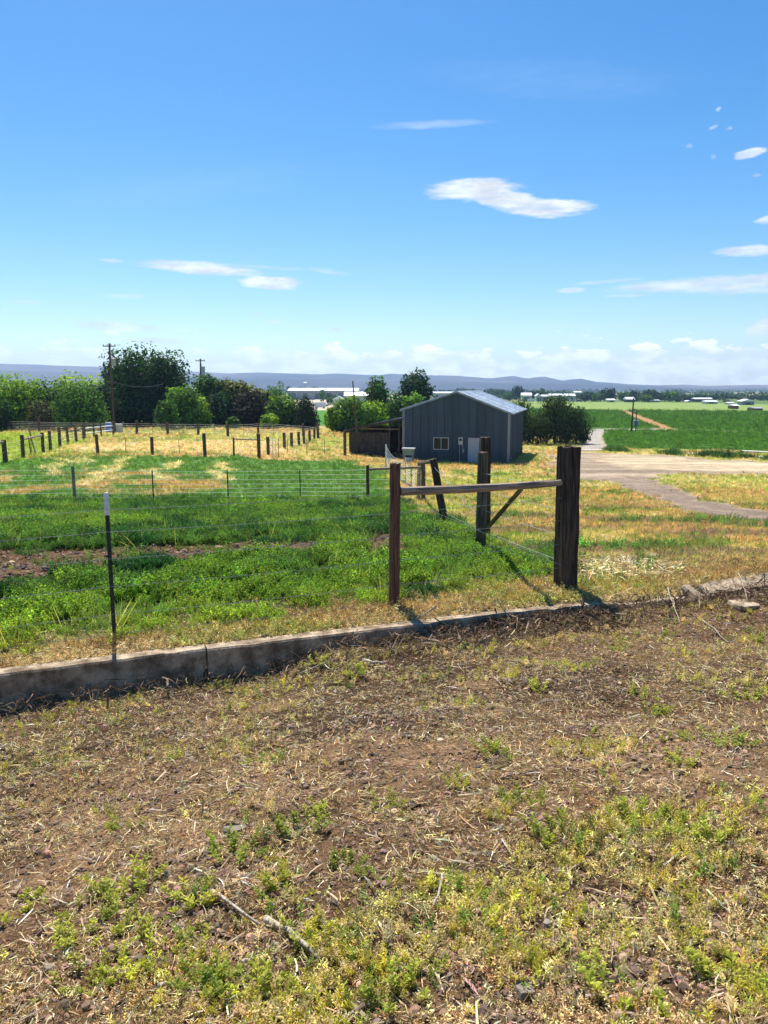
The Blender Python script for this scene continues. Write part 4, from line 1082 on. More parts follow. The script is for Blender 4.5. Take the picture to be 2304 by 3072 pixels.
# ------------------------------------------------------------------ small farm things
def barrel(px, py, label):
    p = at(px, py); r0 = empty('barrel', tuple(p), label=label, cat='barrel'); m = MB(); pr = [(.24,0),(.29,.03),(.30,.2),(.315,.3),(.30,.32),(.30,.6),(.315,.62),(.30,.65),(.29,.88),(.27,.92)]
    V = []; Fq = []; n = 16; S = 1.25
    for (r_, z) in pr:
        for k in range(n): V.append((r_*S*math.cos(6.2832*k/n), r_*S*math.sin(6.2832*k/n), z*S))
    for i in range(len(pr)-1):
        for k in range(n): Fq.append((i*n+k, i*n+(k+1) % n, (i+1)*n+(k+1) % n, (i+1)*n+k))
    add_mesh('body', V, Fq, M_BLUE, r0, smooth=True)
    lid = MB(); lid.tube([(0, 0, .92*S), (0, 0, .95*S)], .28*S, 16); lid.build('lid', M_WHITE, r0); return r0
barrel(327, 1297, 'blue plastic barrel with a white lid by the left utility pole')
def utilbox(px, py, w, h, label, mat):
    p = at(px, py); r0 = empty('utility_box', tuple(p), label=label, cat='utility box')
    MB().box((0, 0, h/2), (w, w*.7, h)).build('body', mat, r0); MB().box((0, -.02, h+.03), (w*1.08, w*.8, .06)).build('lid', M_FRAME, r0)
    MB().box((0, -w*.35-.012, h*.5), (w*.8, .02, h*.8)).build('door', M_GREY, r0)
utilbox(356, 1299, .85, 1.0, 'square grey pump box right of the blue barrel', M_GREY)
p = at(845, 1498); m = MB()
rk = random.Random(2); V = []; Fq = []
for i in range(5):
    for j in range(4): V.append(((i-2)*.10+rk.uniform(-.03, .03), (j-1.5)*.07, rk.uniform(.02, .14)*(1 if 0 < i < 4 else .4)))
for i in range(4):
    for j in range(3): Fq.append((i*4+j, i*4+j+1, (i+1)*4+j+1, (i+1)*4+j))
o = add_mesh('crumpled_bag', V, Fq, M_WHITE); o.location = p+Vector((0, 0, .05)); tag(o, label='crumpled white bag lying at the foot of the woven wire fence', cat='bag')

# ------------------------------------------------------------------ barn
BW, BL, BZ = 8.63, 15.0, -3.9
barn = empty('metal_barn', (1.64, 63.17, BZ), R(-14.6), label='grey blue corrugated metal barn with a gable front', cat='barn')
EL, RG, ER, XR = 4.45, 5.88, 4.25, 4.4
def roofz(x): return EL+(RG-EL)*x/XR if x < XR else RG+(ER-RG)*(x-XR)/(BW-XR)
def rib_profile(w):
    """x offset, depth of a ribbed sheet across width w"""
    return [(0, 0), (.02, .06), (.08, .06), (.11, 0), (w*.40, 0), (w*.43, .014), (w*.47, .014), (w*.50, 0), (w*.72, 0), (w*.75, .014), (w*.79, .014), (w*.82, 0), (w, 0)]
OPEN = [(2.55, 3.75, 1.23, 2.13), (5.36, 6.30, -.5, 2.2)]
def front_panel(x0, w):
    V = []; Fq = []; pr = rib_profile(w)
    for (a, da), (b, db) in zip(pr[:-1], pr[1:]):
        xa, xb = x0+a, x0+b; xm = (xa+xb)/2
        segs = [(-.6, None)]
        for (ox0, ox1, oz0, oz1) in OPEN:
            if ox0 < xm < ox1: segs = [(-.6, oz0), (oz1, None)] if oz0 > 0 else [(oz1, None)]
        for (z0, z1) in segs:
            i = len(V); za = z1 if z1 is not None else roofz(xa)-.02; zb = z1 if z1 is not None else roofz(xb)-.02
            V += [(xa, -da, z0), (xb, -db, z0), (xb, -db, zb), (xa, -da, za)]; Fq.append((i, i+1, i+2, i+3))
    return add_mesh('wall_panel', V, Fq, M_SHEET, barn)
NP = 13; pw = BW/NP
for k in range(NP): front_panel(k*pw, pw)
def side_panel(x, y0, w, sgn, h, name='side_panel'):
    V = []; Fq = []; pr = rib_profile(w)
    for (a, da), (b, db) in zip(pr[:-1], pr[1:]):
        i = len(V); V += [(x+sgn*da, y0+a, -.6), (x+sgn*db, y0+b, -.6), (x+sgn*db, y0+b, h), (x+sgn*da, y0+a, h)]; Fq.append((i, i+1, i+2, i+3))
    return add_mesh(name, V, Fq, M_SHEET, barn)
for k in range(15): side_panel(BW, k*1.0, 1.0, 1, ER-.06)
for k in range(15): side_panel(0, k*1.0, 1.0, -1, EL-.06)
add_mesh('back_wall', [(0, BL, -.6), (BW, BL, -.6), (BW, BL, ER), (XR, BL, RG), (0, BL, EL)], [(0, 1, 2, 3, 4)], M_SHEET, barn)
def roof_panel(y0, w, right):
    V = []; Fq = []; pr = rib_profile(w)
    if right: p0, p1 = (XR, RG), (BW+.28, ER+(ER-RG)/(BW-XR)*.28)
    else: p0, p1 = (-.28, EL-(RG-EL)/XR*.28), (XR, RG)
    for (a, da), (b, db) in zip(pr[:-1], pr[1:]):
        i = len(V); V += [(p0[0], y0+a, p0[1]+.03+da), (p0[0], y0+b, p0[1]+.03+db), (p1[0], y0+b, p1[1]+.03+db), (p1[0], y0+a, p1[1]+.03+da)]; Fq.append((i, i+3, i+2, i+1))
    return add_mesh('roof_panel', V, Fq, M_ROOF, barn)
for k in range(12):
    for rt in (True, False): roof_panel(-.15+k*(BL+.3)/12, (BL+.3)/12, rt)
def fascia(a, b, name, y=-.17, h=.16, mat=M_TRIM):
    (xa, za), (xb, zb) = a, b; MB().prism([(xa, y, za-h), (xb, y, zb-h), (xb, y, zb+.05), (xa, y, za+.05)], (0, .03, 0)).build(name, mat, barn)
fascia((-.28, EL-.09), (XR, RG), 'gable_trim', h=.09); fascia((XR, RG), (BW+.28, ER-.11), 'gable_trim', h=.09)
MB().box((BW+.30, BL/2, ER-.12), (.10, BL+.3, .11)).build('gutter', M_TRIM, barn)
MB().box((-.30, BL/2, EL-.12), (.08, BL+.3, .09)).build('gutter', M_TRIM, barn)
for (x_, h_) in ((0, EL), (BW, ER)):
    MB().box((x_+(-.01 if x_ == 0 else .01), -.035, h_/2-.35), (.20, .07, h_+.5)).build('corner_trim', M_TRIM, barn)
# closed shell; window and door, the dark inside painted into the pane colour
wf = MB()
wf.box((3.15, -.03, 2.155), (1.28, .08, .05)); wf.box((3.15, -.03, 1.205), (1.28, .08, .05)); wf.box((2.535, -.03, 1.68), (.05, .08, .90)); wf.box((3.765, -.03, 1.68), (.05, .08, .90)); wf.box((3.15, -.035, 1.68), (.045, .07, .90))
win = wf.build('window', M_FRAME, barn)
MB().box((2.84, -.005, 1.68), (.56, .012, .90)).build('pane', M_GLASS, win); MB().box((3.45, .005, 1.68), (.56, .012, .90)).build('pane', M_GLASS, win)
df = MB(); df.box((5.335, -.03, 1.1), (.05, .09, 2.25)); df.box((6.325, -.03, 1.1), (.05, .09, 2.25)); df.box((5.83, -.03, 2.225), (.94, .09, .05))
dfo = df.build('door_frame', M_SHEET, barn)
dr = MB().box((5.83, -.01, 1.06), (.93, .04, 2.26)).build('door', M_DOOR, barn)
pm = MB()
for z, h in ((.55, .62), (1.30, .62), (1.95, .36)):
    for x_ in (5.62, 6.04): pm.box((x_, -.034, z), (.30, .010, h))
pm.build('door_panels', M_DOOR, dr); MB().tube([(5.46, -.03, 1.05), (5.46, -.10, 1.05)], .03, 8).build('handle', M_FRAME, dr)
mb_ = MB().box((4.78, -.11, 1.93), (.34, .14, .58)).build('meter_box', M_FRAME, barn)
MB().tube([(4.78, -.16, 2.03), (4.78, -.24, 2.03)], .11, 12).build('meter', M_GLASS, mb_)
cd = MB(); cd.tube([(4.70, -.10, 1.65), (4.70, -.10, -.2)], .03, 6); cd.tube([(4.95, -.10, 1.5), (4.95, -.10, .9)], .025, 6); cd.build('conduit', M_GREY, barn)
MB().box((5.0, -.09, 1.15), (.13, .08, .30)).build('junction_box', M_GREY, barn); MB().box((4.95, -.09, 1.55), (.08, .08, .1)).build('junction_box', M_GREY, barn)
MB().box((6.22, -.08, 2.05), (.06, .08, .12)).build('door_lamp', M_WHITE, barn)
# lean frame on the right rear side of the barn
st = empty('barn_side_brace', barn.matrix_world.translation, R(-14.6), label='thin posts and brace at the rear right side of the metal barn', cat='brace')
MB().tube([(BW+.9, 12.5, -.4), (BW+.9, 12.5, 3.7)], .06, 6).build('post', M_POST, st)
MB().tube([(BW+.2, 10.8, 4.0), (BW+.95, 12.5, 2.6)], .05, 6).build('brace', M_RAIL, st)
MB().tube([(BW+.2, 12.5, 3.9), (BW+1.0, 12.5, 3.6)], .05, 6).build('rafter', M_POST, st)
# green box on a stand in front of the left corner
gb_ = empty('feed_bin', tuple(at(1226, 1386)), R(-14), label='green grey bin on a stand at the left front corner of the barn', cat='bin')
g0 = MB(); g0.prism([(-.38, -.2, .55), (.38, -.2, .55), (.44, -.2, 1.0), (-.44, -.2, 1.0)], (0, .45, 0)); g0.build('body', M_GREENBOX, gb_)
MB().box((0, 0, 1.06), (.98, .60, .08)).build('lid', M_FRAME, gb_)
for x_ in (-.34, .34):
    for y_ in (-.16, .22): MB().box((x_, y_, .27), (.06, .06, .56)).build('leg', M_GREENBOX, gb_)
MB().box((0, -.02, .2), (.45, .3, .3)).build('tank', M_FRAME, gb_)

# ------------------------------------------------------------------ lean-to shed left of the barn
SH = empty('lean_to_shed', (1.64, 63.17, BZ), R(-14.6), label='low dark timber lean-to with a sloping metal roof against the left of the barn', cat='shed')
# local frame of the barn: the shed spans x -4.6..0
def shp(px, py, yl=0.0):
    """local point of the barn frame on plane y = yl seen at a photo pixel"""
    d = pix_dir(px, py); Mi = Matrix.Translation((1.64, 63.17, BZ)) @ Matrix.Rotation(R(-14.6), 4, 'Z'); Mi = Mi.inverted()
    o = Mi @ Vector((0, 0, CAMZ)); e = Mi @ (Vector((0, 0, CAMZ))+d)-o; t = (yl-o.y)/e.y; return o+e*t
sL, sR = shp(1045, 1289), shp(1209, 1253)
SX0 = sL.x
def zshed(x): return sL.z+(sR.z-sL.z)*(x-sL.x)/(sR.x-sL.x)
for k in range(5):
    w = 6.0/5; V = []; Fq = []; pr = rib_profile(w)
    for (a, da), (b, db) in zip(pr[:-1], pr[1:]):
        i = len(V); x0_, x1_ = SX0-.15, -.05; V += [(x0_, -.4+k*w+a, zshed(x0_)+da), (x0_, -.4+k*w+b, zshed(x0_)+db), (x1_, -.4+k*w+b, zshed(x1_)+db), (x1_, -.4+k*w+a, zshed(x1_)+da)]; Fq.append((i, i+3, i+2, i+1))
    add_mesh('roof_panel', V, Fq, M_ROOF, SH)
MB().prism([(SX0-.18, -.43, zshed(SX0)-.17), (-.05, -.43, zshed(0)-.19), (-.05, -.43, zshed(0)-.0), (SX0-.18, -.43, zshed(SX0)+.05)], (0, .04, 0)).build('fascia_board', M_DARKW, SH)
w0, w1, wm_ = shp(1052, 1300), shp(1164, 1375), shp(1100, 1333)
xm = shp(1166, 1300).x
MB().box(((w0.x+xm)/2, .0, (wm_.z+.02+zshed(w0.x)-.25)/2+.0), (xm-w0.x, .05, zshed(w0.x)-.25-wm_.z-.02)).build('wall_board', M_DARKW, SH)
MB().box(((w0.x+xm)/2, .0, (wm_.z-.02-.2)/2), (xm-w0.x, .05, wm_.z-.02+.4)).build('wall_board', M_DARKW, SH)
for x_ in (w0.x-.05, xm+.06, shp(1197, 1300).x):
    MB().box((x_, .05, zshed(x_)/2-.2), (.14, .14, zshed(x_)+.2)).build('post', M_DARKW, SH)
MB().box(((w0.x+shp(1197, 1300).x)/2, -.04, shp(1150, 1287).z), (shp(1197, 1300).x-w0.x, .04, .06)).build('beam', M_RAIL, SH)
for yb_ in (5.5,): MB().box(((SX0)/2, yb_, 1.1), (-SX0-.1, .06, 3.4)).build('back_wall', M_DARKW, SH)
MB().box((SX0+.05, 2.8, 1.0), (.06, 5.4, 2.6)).build('side_wall', M_DARKW, SH)
for k in range(4): MB().box((SX0/2, .3+k*1.5, (zshed(SX0/2))-.12), (.08, .08, .08)).build('purlin', M_DARKW, SH)
rf = MB().tube([(xm+.3, .3, .2), (shp(1205, 1340).x, .2, 1.9)], .05, 6).build('brace', M_REDW, SH)

# ------------------------------------------------------------------ utility poles
def upole(px, yt, yb, Y, label, rad=.16, arm=1.6, trans=False, armz=.35, lean_px=0, cat='utility pole', slanted=False):
    base = at_depth(px, yb, Y); base.z = tz(base.x, base.y); top = at_depth(px+lean_px, yt, Y)
    r0 = empty('utility_pole', tuple(base), label=label, cat=cat); H = top.z-base.z
    tp = top-base
    MB().tube([(0, 0, -.4), tuple(tp*.5), tuple(tp)], [rad, rad*.85, rad*.65], 8).build('pole', M_POLE, r0)
    if arm:
        za = H-armz; f_ = za/H; c = tp*f_
        a = MB().box((c.x, c.y-.12, c.z), (arm, .10, .12)); ao = a.build('crossarm', M_POLE, r0)
        for s_ in (-.45, -.15, .15, .45):
            MB().tube([(c.x+s_*arm, c.y-.12, c.z+.06), (c.x+s_*arm, c.y-.12, c.z+.2), (c.x+s_*arm, c.y-.12, c.z+.24)], [.03, .06, .03], 6).build('insulator', M_INS, ao)
    if trans:
        c = tp*.79; MB().tube([(c.x+.42, c.y, c.z-.5), (c.x+.42, c.y, c.z+.4), (c.x+.42, c.y, c.z+.48)], [.30, .30, .18], 12).build('transformer', M_GREY, r0)
    return base, top
b1, t1 = upole(342, 1030, 1296, 97, 'tall leaning utility pole with a grey transformer at left', trans=True, lean_px=-14, rad=.19)
b2, t2 = upole(603, 1076, 1272, 128, 'utility pole with a short crossarm rising from the middle trees', lean_px=-2)
b3, t3 = upole(1071, 1143, 1280, 100, 'bare slanted pole behind the lean-to', arm=0, rad=.12, lean_px=-13)
b4, t4 = upole(1117, 1133, 1262, 112, 'straight dark pole in front of the trees behind the lean-to', arm=0, rad=.11)
b5, t5 = upole(1895, 1193, 1283, 122, 'slender pole standing at the corner of the green field', arm=0, rad=.15, lean_px=6)
b6, t6 = upole(1908, 1228, 1281, 124, 'short pole beside the slender pole at the field corner', arm=0, rad=.09, lean_px=2)
utilbox(1906, 1282, 1.0, 1.3, 'grey meter cabinet at the foot of the field corner poles', M_GREY)
def cable(a, b, sag, label, rad=.022):
    r0 = Vector(a); P = []
    for i in range(17):
        t = i/16; p = Vector(a).lerp(Vector(b), t); P.append(p-Vector((0, 0, sag*4*t*(1-t)))-r0)
    o = MB().tube(P, rad, 4).build('overhead_cable', M_CABLE); o.location = r0; tag(o, label=label, cat='cable', group=None)
cable(at_depth(340, 1146, 97), at_depth(490, 1152, 104), .5, 'sagging black cable from the left pole into the tall trees', .03)
cable(at_depth(418, 1122, 104), at_depth(464, 1092, 104), .35, 'short pale cable crossing the tall dark tree', .03)
cable(at_depth(458, 1243, 96), at_depth(487, 1290, 94), 0, 'straight guy wire slanting down in front of the dark trees', .03)

# ------------------------------------------------------------------ trees
def crown_mesh(blobs, nq, size, rr_, cols, spike=0):
    """many small bent leaf clumps spread through the blobs; blobs = (x,y,z,rx,ry,rz)"""
    B = np.array(blobs); vol = B[:, 3]*B[:, 4]*B[:, 5]; pr = vol**.75; pr /= pr.sum()
    idx = rr_.choice(len(B), nq, p=pr)
    u = rr_.normal(size=(nq, 3)); u /= np.linalg.norm(u, axis=1)[:, None]
    rad = np.where(rr_.random(nq) < .72, rr_.uniform(.82, 1.06, nq), rr_.random(nq)**.5)
    # lumpy surface
    lump = 1+.34*(np.sin(u[:, 0]*7+idx)*np.sin(u[:, 1]*6+idx*2)+np.sin(u[:, 2]*8+idx*3)*.7)*.6
    c = B[idx, :3]+u*B[idx, 3:6]*(rad*lump)[:, None]
    s = size*np.exp(rr_.normal(0, .3, nq))
    nrm = u*.9+rr_.normal(0, .55, (nq, 3))+np.array([0, 0, .35]); nrm /= np.linalg.norm(nrm, axis=1)[:, None]
    a = np.cross(nrm, rr_.normal(size=(nq, 3))); a /= np.linalg.norm(a, axis=1)[:, None]; b = np.cross(nrm, a)
    if spike: a = a*.5+np.array([0, 0, 1.0])*spike; b = np.cross(a, u+.01); b /= np.linalg.norm(b, axis=1)[:, None]; b *= .45
    s1 = s[:, None]
    v0 = c-a*s1*.62; v1 = c+b*s1*.42+nrm*s1*.1; v2 = c+a*s1*.62; v3 = c-b*s1*.42-nrm*s1*.05
    V = np.stack([v0, v1, v2, v3], 1).reshape(-1, 3); q = np.arange(nq*4).reshape(-1, 4)
    clump = rr_.uniform(.75, 1.3, len(B))[idx]
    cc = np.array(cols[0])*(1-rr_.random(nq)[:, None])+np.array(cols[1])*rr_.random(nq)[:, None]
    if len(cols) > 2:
        top = np.clip((u[:, 2]-.15)*1.3, 0, 1)*(rr_.random(nq) < .75); cc = cc*(1-top[:, None])+np.array(cols[2])*top[:, None]  # last colour lightens upper leaves: painted sunlit tops, plus the dusky pair's own yellow
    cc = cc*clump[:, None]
    return V, q, np.repeat(cc, 4, axis=0)
def tree(px, ytop, ybase, halfw, Y, label, cols, lobes=9, nq=3200, size=None, name='tree', shape='round', trunk=True, spike=0, cat='tree', crown_low=.12, seed=None):
    nq = int(nq*1.45); halfw *= 1.12
    seed = int(px*7+ytop) if seed is None else seed; r_ = np.random.default_rng(seed); rk = random.Random(seed)
    base = at_depth(px, ybase, Y); base.z = tz(base.x, base.y)
    H = zat(ytop, Y)-base.z; Wd = halfw/F*Y
    r0 = empty(name, tuple(base), label=label, cat=cat)
    sz = size or .0026*Y
    bl = []
    z0 = H*crown_low
    for k in range(lobes):
        t = (k+.5)/lobes; a = k*2.399+rk.uniform(-.4, .4)
        if shape == 'round': zc = z0+(H-z0)*(.18+.66*t); w = math.sin(math.pi*(.18+.66*t))**.7
        elif shape == 'cone': zc = z0+(H-z0)*(.12+.75*t); w = 1.05-.8*t
        elif shape == 'column': zc = z0+(H-z0)*(.1+.8*t); w = .85-.25*t
        else: zc = z0+(H-z0)*(.15+.6*t); w = 1.0
        off = Wd*w*rk.uniform(.30, .62); br = Wd*rk.uniform(.36, .52)*(.8+.3*w)
        bl.append((off*math.cos(a), off*math.sin(a)*.9, zc, br, br, min(br*rk.uniform(.8, 1.15), (H-z0)*.3)))
    mt = max(b[2]+b[5] for b in bl); sc_ = (H*.985)/mt
    bl = [(b[0], b[1], b[2]*sc_, b[3], b[4], b[5]*sc_) for b in bl]
    bl.append((0, 0, z0+(H-z0)*.42, Wd*.62, Wd*.6, (H-z0)*.42))
    for k in range(6):      # low skirt of branches
        a = k*1.047+rk.uniform(-.3, .3); q_ = Wd*rk.uniform(.45, .68); b_ = Wd*rk.uniform(.30, .42)
        bl.append((q_*math.cos(a), q_*math.sin(a), z0+(H-z0)*rk.uniform(.10, .26), b_, b_, min(b_, (H-z0)*.22)))
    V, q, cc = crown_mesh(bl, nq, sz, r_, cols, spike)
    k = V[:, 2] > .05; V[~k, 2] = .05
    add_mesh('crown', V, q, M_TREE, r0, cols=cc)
    if trunk:
        m = MB(); tr = max(.10, Wd*.055); m.tube([(0, 0, -.3), (rk.uniform(-.1, .1), 0, H*.35), (0, rk.uniform(-.1, .1), H*.72)], [tr*1.2, tr*.9, tr*.3], 7)
        for b in bl[:5]: m.tube([(0, 0, H*rk.uniform(.2, .38)), (b[0]*.5, b[1]*.5, b[2]*.75), (b[0]*.85, b[1]*.85, b[2])], [tr*.55, tr*.38, tr*.14], 5)
        m.build('trunk', M_BARK, r0, smooth=True)
    return r0
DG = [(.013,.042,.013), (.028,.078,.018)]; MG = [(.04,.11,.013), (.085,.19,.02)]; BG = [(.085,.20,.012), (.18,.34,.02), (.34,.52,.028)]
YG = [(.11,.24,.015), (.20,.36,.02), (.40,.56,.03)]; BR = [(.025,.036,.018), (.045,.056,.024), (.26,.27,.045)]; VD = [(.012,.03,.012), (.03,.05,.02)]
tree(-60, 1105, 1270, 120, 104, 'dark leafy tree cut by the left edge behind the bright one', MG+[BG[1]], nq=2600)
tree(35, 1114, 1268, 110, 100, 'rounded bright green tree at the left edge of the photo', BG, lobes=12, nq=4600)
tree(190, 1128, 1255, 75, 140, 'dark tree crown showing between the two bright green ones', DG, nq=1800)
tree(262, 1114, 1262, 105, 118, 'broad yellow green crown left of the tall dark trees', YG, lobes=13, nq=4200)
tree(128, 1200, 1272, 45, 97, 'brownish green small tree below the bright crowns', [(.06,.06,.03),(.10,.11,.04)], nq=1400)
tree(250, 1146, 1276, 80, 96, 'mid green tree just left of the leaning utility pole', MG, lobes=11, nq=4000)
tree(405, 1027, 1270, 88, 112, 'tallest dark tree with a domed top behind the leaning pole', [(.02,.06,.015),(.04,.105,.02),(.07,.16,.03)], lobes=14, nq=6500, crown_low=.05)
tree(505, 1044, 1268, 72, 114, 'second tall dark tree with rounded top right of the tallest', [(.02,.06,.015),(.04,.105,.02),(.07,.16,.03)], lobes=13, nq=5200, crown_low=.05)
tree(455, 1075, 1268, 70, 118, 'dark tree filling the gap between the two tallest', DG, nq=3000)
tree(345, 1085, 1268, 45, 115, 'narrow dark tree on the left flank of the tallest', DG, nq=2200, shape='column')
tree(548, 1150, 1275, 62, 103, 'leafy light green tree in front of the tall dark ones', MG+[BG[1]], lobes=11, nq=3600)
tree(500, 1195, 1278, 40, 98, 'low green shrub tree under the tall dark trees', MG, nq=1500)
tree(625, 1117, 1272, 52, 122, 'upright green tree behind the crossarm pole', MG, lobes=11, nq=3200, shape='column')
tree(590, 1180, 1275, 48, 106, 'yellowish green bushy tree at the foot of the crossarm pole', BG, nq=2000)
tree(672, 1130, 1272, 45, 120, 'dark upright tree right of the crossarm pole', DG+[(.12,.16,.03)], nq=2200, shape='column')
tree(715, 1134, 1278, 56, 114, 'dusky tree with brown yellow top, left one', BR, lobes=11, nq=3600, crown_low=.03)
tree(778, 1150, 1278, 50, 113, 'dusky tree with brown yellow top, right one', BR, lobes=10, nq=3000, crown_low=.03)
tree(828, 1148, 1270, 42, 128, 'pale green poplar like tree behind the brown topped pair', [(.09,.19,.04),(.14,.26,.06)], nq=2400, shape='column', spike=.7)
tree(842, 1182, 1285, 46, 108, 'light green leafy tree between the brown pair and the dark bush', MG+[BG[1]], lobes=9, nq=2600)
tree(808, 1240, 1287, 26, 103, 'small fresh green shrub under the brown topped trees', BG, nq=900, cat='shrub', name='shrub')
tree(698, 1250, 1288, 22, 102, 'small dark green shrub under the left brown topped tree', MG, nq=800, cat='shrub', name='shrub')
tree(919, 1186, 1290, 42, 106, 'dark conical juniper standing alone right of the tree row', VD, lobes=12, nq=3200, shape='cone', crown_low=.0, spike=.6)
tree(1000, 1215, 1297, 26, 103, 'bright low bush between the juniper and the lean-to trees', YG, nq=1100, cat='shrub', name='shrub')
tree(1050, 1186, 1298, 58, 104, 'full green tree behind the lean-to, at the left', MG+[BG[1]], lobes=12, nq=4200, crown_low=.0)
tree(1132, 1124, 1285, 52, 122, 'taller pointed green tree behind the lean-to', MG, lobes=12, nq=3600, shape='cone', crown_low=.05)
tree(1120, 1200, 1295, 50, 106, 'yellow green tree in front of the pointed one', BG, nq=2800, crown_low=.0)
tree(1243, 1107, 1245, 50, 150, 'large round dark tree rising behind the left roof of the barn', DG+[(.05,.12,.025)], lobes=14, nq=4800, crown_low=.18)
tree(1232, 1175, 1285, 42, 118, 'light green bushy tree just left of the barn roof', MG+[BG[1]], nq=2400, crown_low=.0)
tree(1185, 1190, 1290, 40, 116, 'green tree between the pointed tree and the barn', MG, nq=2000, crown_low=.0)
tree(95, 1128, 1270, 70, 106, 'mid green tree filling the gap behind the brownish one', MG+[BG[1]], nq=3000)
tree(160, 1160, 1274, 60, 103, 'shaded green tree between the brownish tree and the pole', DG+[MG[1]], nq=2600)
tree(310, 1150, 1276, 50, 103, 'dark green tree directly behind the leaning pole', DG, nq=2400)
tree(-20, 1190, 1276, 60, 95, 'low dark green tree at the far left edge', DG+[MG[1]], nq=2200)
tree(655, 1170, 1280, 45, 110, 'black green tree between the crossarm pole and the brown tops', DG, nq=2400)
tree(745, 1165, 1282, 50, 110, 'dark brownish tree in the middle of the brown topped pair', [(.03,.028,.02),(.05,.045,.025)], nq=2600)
# hedge of dark undergrowth below the tree row (reads as one mass)
bl = []
for k in range(60):
    px = -60+k*16.5
    if 930 < px < 985: continue
    p = at_depth(px+random.uniform(-8, 8), 1280, 112+random.uniform(-4, 6)); z = tz(p.x, p.y); w = random.uniform(1.2, 2.2)
    bl.append((p.x, p.y, z+random.uniform(.8, 2.0), w, w, random.uniform(1.8, 3.0)))
V, q, cc = crown_mesh(bl, 16000, .36, np.random.default_rng(8), VD)
tag(add_mesh('undergrowth', V, q, M_TREE, cols=cc), kind='stuff', label='dark undergrowth below the row of trees')
# bushes right of the barn
tree(1560, 1196, 1325, 50, 92, 'tall dark juniper hugging the right rear of the barn', VD+[(.05,.10,.02)], lobes=12, nq=3800, shape='round', crown_low=.0, spike=.7)
tree(1664, 1178, 1330, 58, 92, 'biggest dark spiky bush right of the barn with lit top', VD+[(.09,.16,.03)], lobes=15, nq=5600, crown_low=.0, spike=.7)  # the lit top is put into the leaf colour
tree(1728, 1216, 1328, 46, 93, 'rounded dark bush at the right end beside the gravel road', VD+[(.06,.12,.025)], lobes=11, nq=3600, crown_low=.0, spike=.6)
tree(1612, 1225, 1330, 42, 90, 'lower bush between the juniper and the biggest bush', VD+[(.08,.14,.03)], nq=2400, crown_low=.0, spike=.6)

# ------------------------------------------------------------------ ditch line and weeds by the field
def strip(pxa, pya, pxb, pyb, w, h, label, name='concrete_ditch', mat=M_CONC):
    a, b = at(pxa, pya), at(pxb, pyb); L = (b-a).length; o0 = a.copy(); V = []; Fq = []; n = 14
    dr_ = (b-a); dr_.z = 0; dr_.normalize(); s_ = Vector((-dr_.y, dr_.x, 0))*w/2
    for i in range(n+1):
        p = a.lerp(b, i/n); z = tz(p.x, p.y)
        for (sg_, zz) in ((-1, -.2), (-1, h), (1, h), (1, -.2)): V.append(tuple(Vector((p.x, p.y, z+zz))+s_*sg_-o0))
    for i in range(n):
        for j in range(3): Fq.append((i*4+j, i*4+j+1, (i+1)*4+j+1, (i+1)*4+j))
    Fq += [(0, 1, 2, 3), (n*4+3, n*4+2, n*4+1, n*4)]
    o = add_mesh(name, V, Fq, mat); o.location = o0; tag(o, label=label, cat='ditch lining')
M_PALEC = plain('pale_concrete', (.62,.58,.54), .9, var=.12, scale=3)
strip(1742, 1353, 1818, 1351, .9, .10, 'pale concrete culvert slab at the end of the gravel road', mat=M_PALEC)
strip(1985, 1359, 2400, 1378, .55, .12, 'pale concrete ditch edge along the front of the near field', mat=M_PALEC)
strip(2225, 1356, 2400, 1361, .8, .15, 'second pale concrete strip at the right end of the near field', mat=M_PALEC)
strip(1725, 1318, 1770, 1320, .35, .2, 'dark pipe end lying across the gravel road', name='ditch_pipe', mat=M_POST)
n = 3500; t = rng.random(n); px_ = 1830+t*600; 
PA, PB = at(1820, 1352), at(2450, 1385)
lx = PA.x+(PB.x-PA.x)*t+rng.normal(0, .3, n); ly = PA.y+(PB.y-PA.y)*t-.9+rng.normal(0, .55, n)
k = rng.random(n) < sstep(.35, .6, fbm(lx, ly, .35, 2, 301))
scatter('ditch_weeds', 'dark green weeds growing along the concrete ditch by the field', np.stack([lx[k], ly[k], terrain(lx[k], ly[k])], -1), 1.6*np.exp(rng.normal(0, .3, k.sum())), jitter(np.broadcast_to(C(.06,.14,.03), (k.sum(), 3)), .3), K_ALF, 6)
# crop leaves in the three fields
x, y = sample_view(90000, 75, 300, -6, 44)
pm_ = sum((pdist(P, x, y) > .1).astype(float) for P in (P_FNEAR, P_FMID, P_FRIGHT)); k = pm_ > .5; x, y = x[k], y[k]
rw = np.sin((y+.06*x)*1.4); kk = rng.random(len(x)) < .55+.45*(rw > 0); x, y = x[kk], y[kk]
scatter('field_crop', 'dark green leafy crop in long rows in the valley fields', np.stack([x, y, terrain(x, y)+.08], -1), .0026*np.hypot(x, y)*np.exp(rng.normal(0, .25, len(x))), jitter(np.broadcast_to(C(.075,.175,.02), (len(x), 3)), .25), K_TUFT, 6)

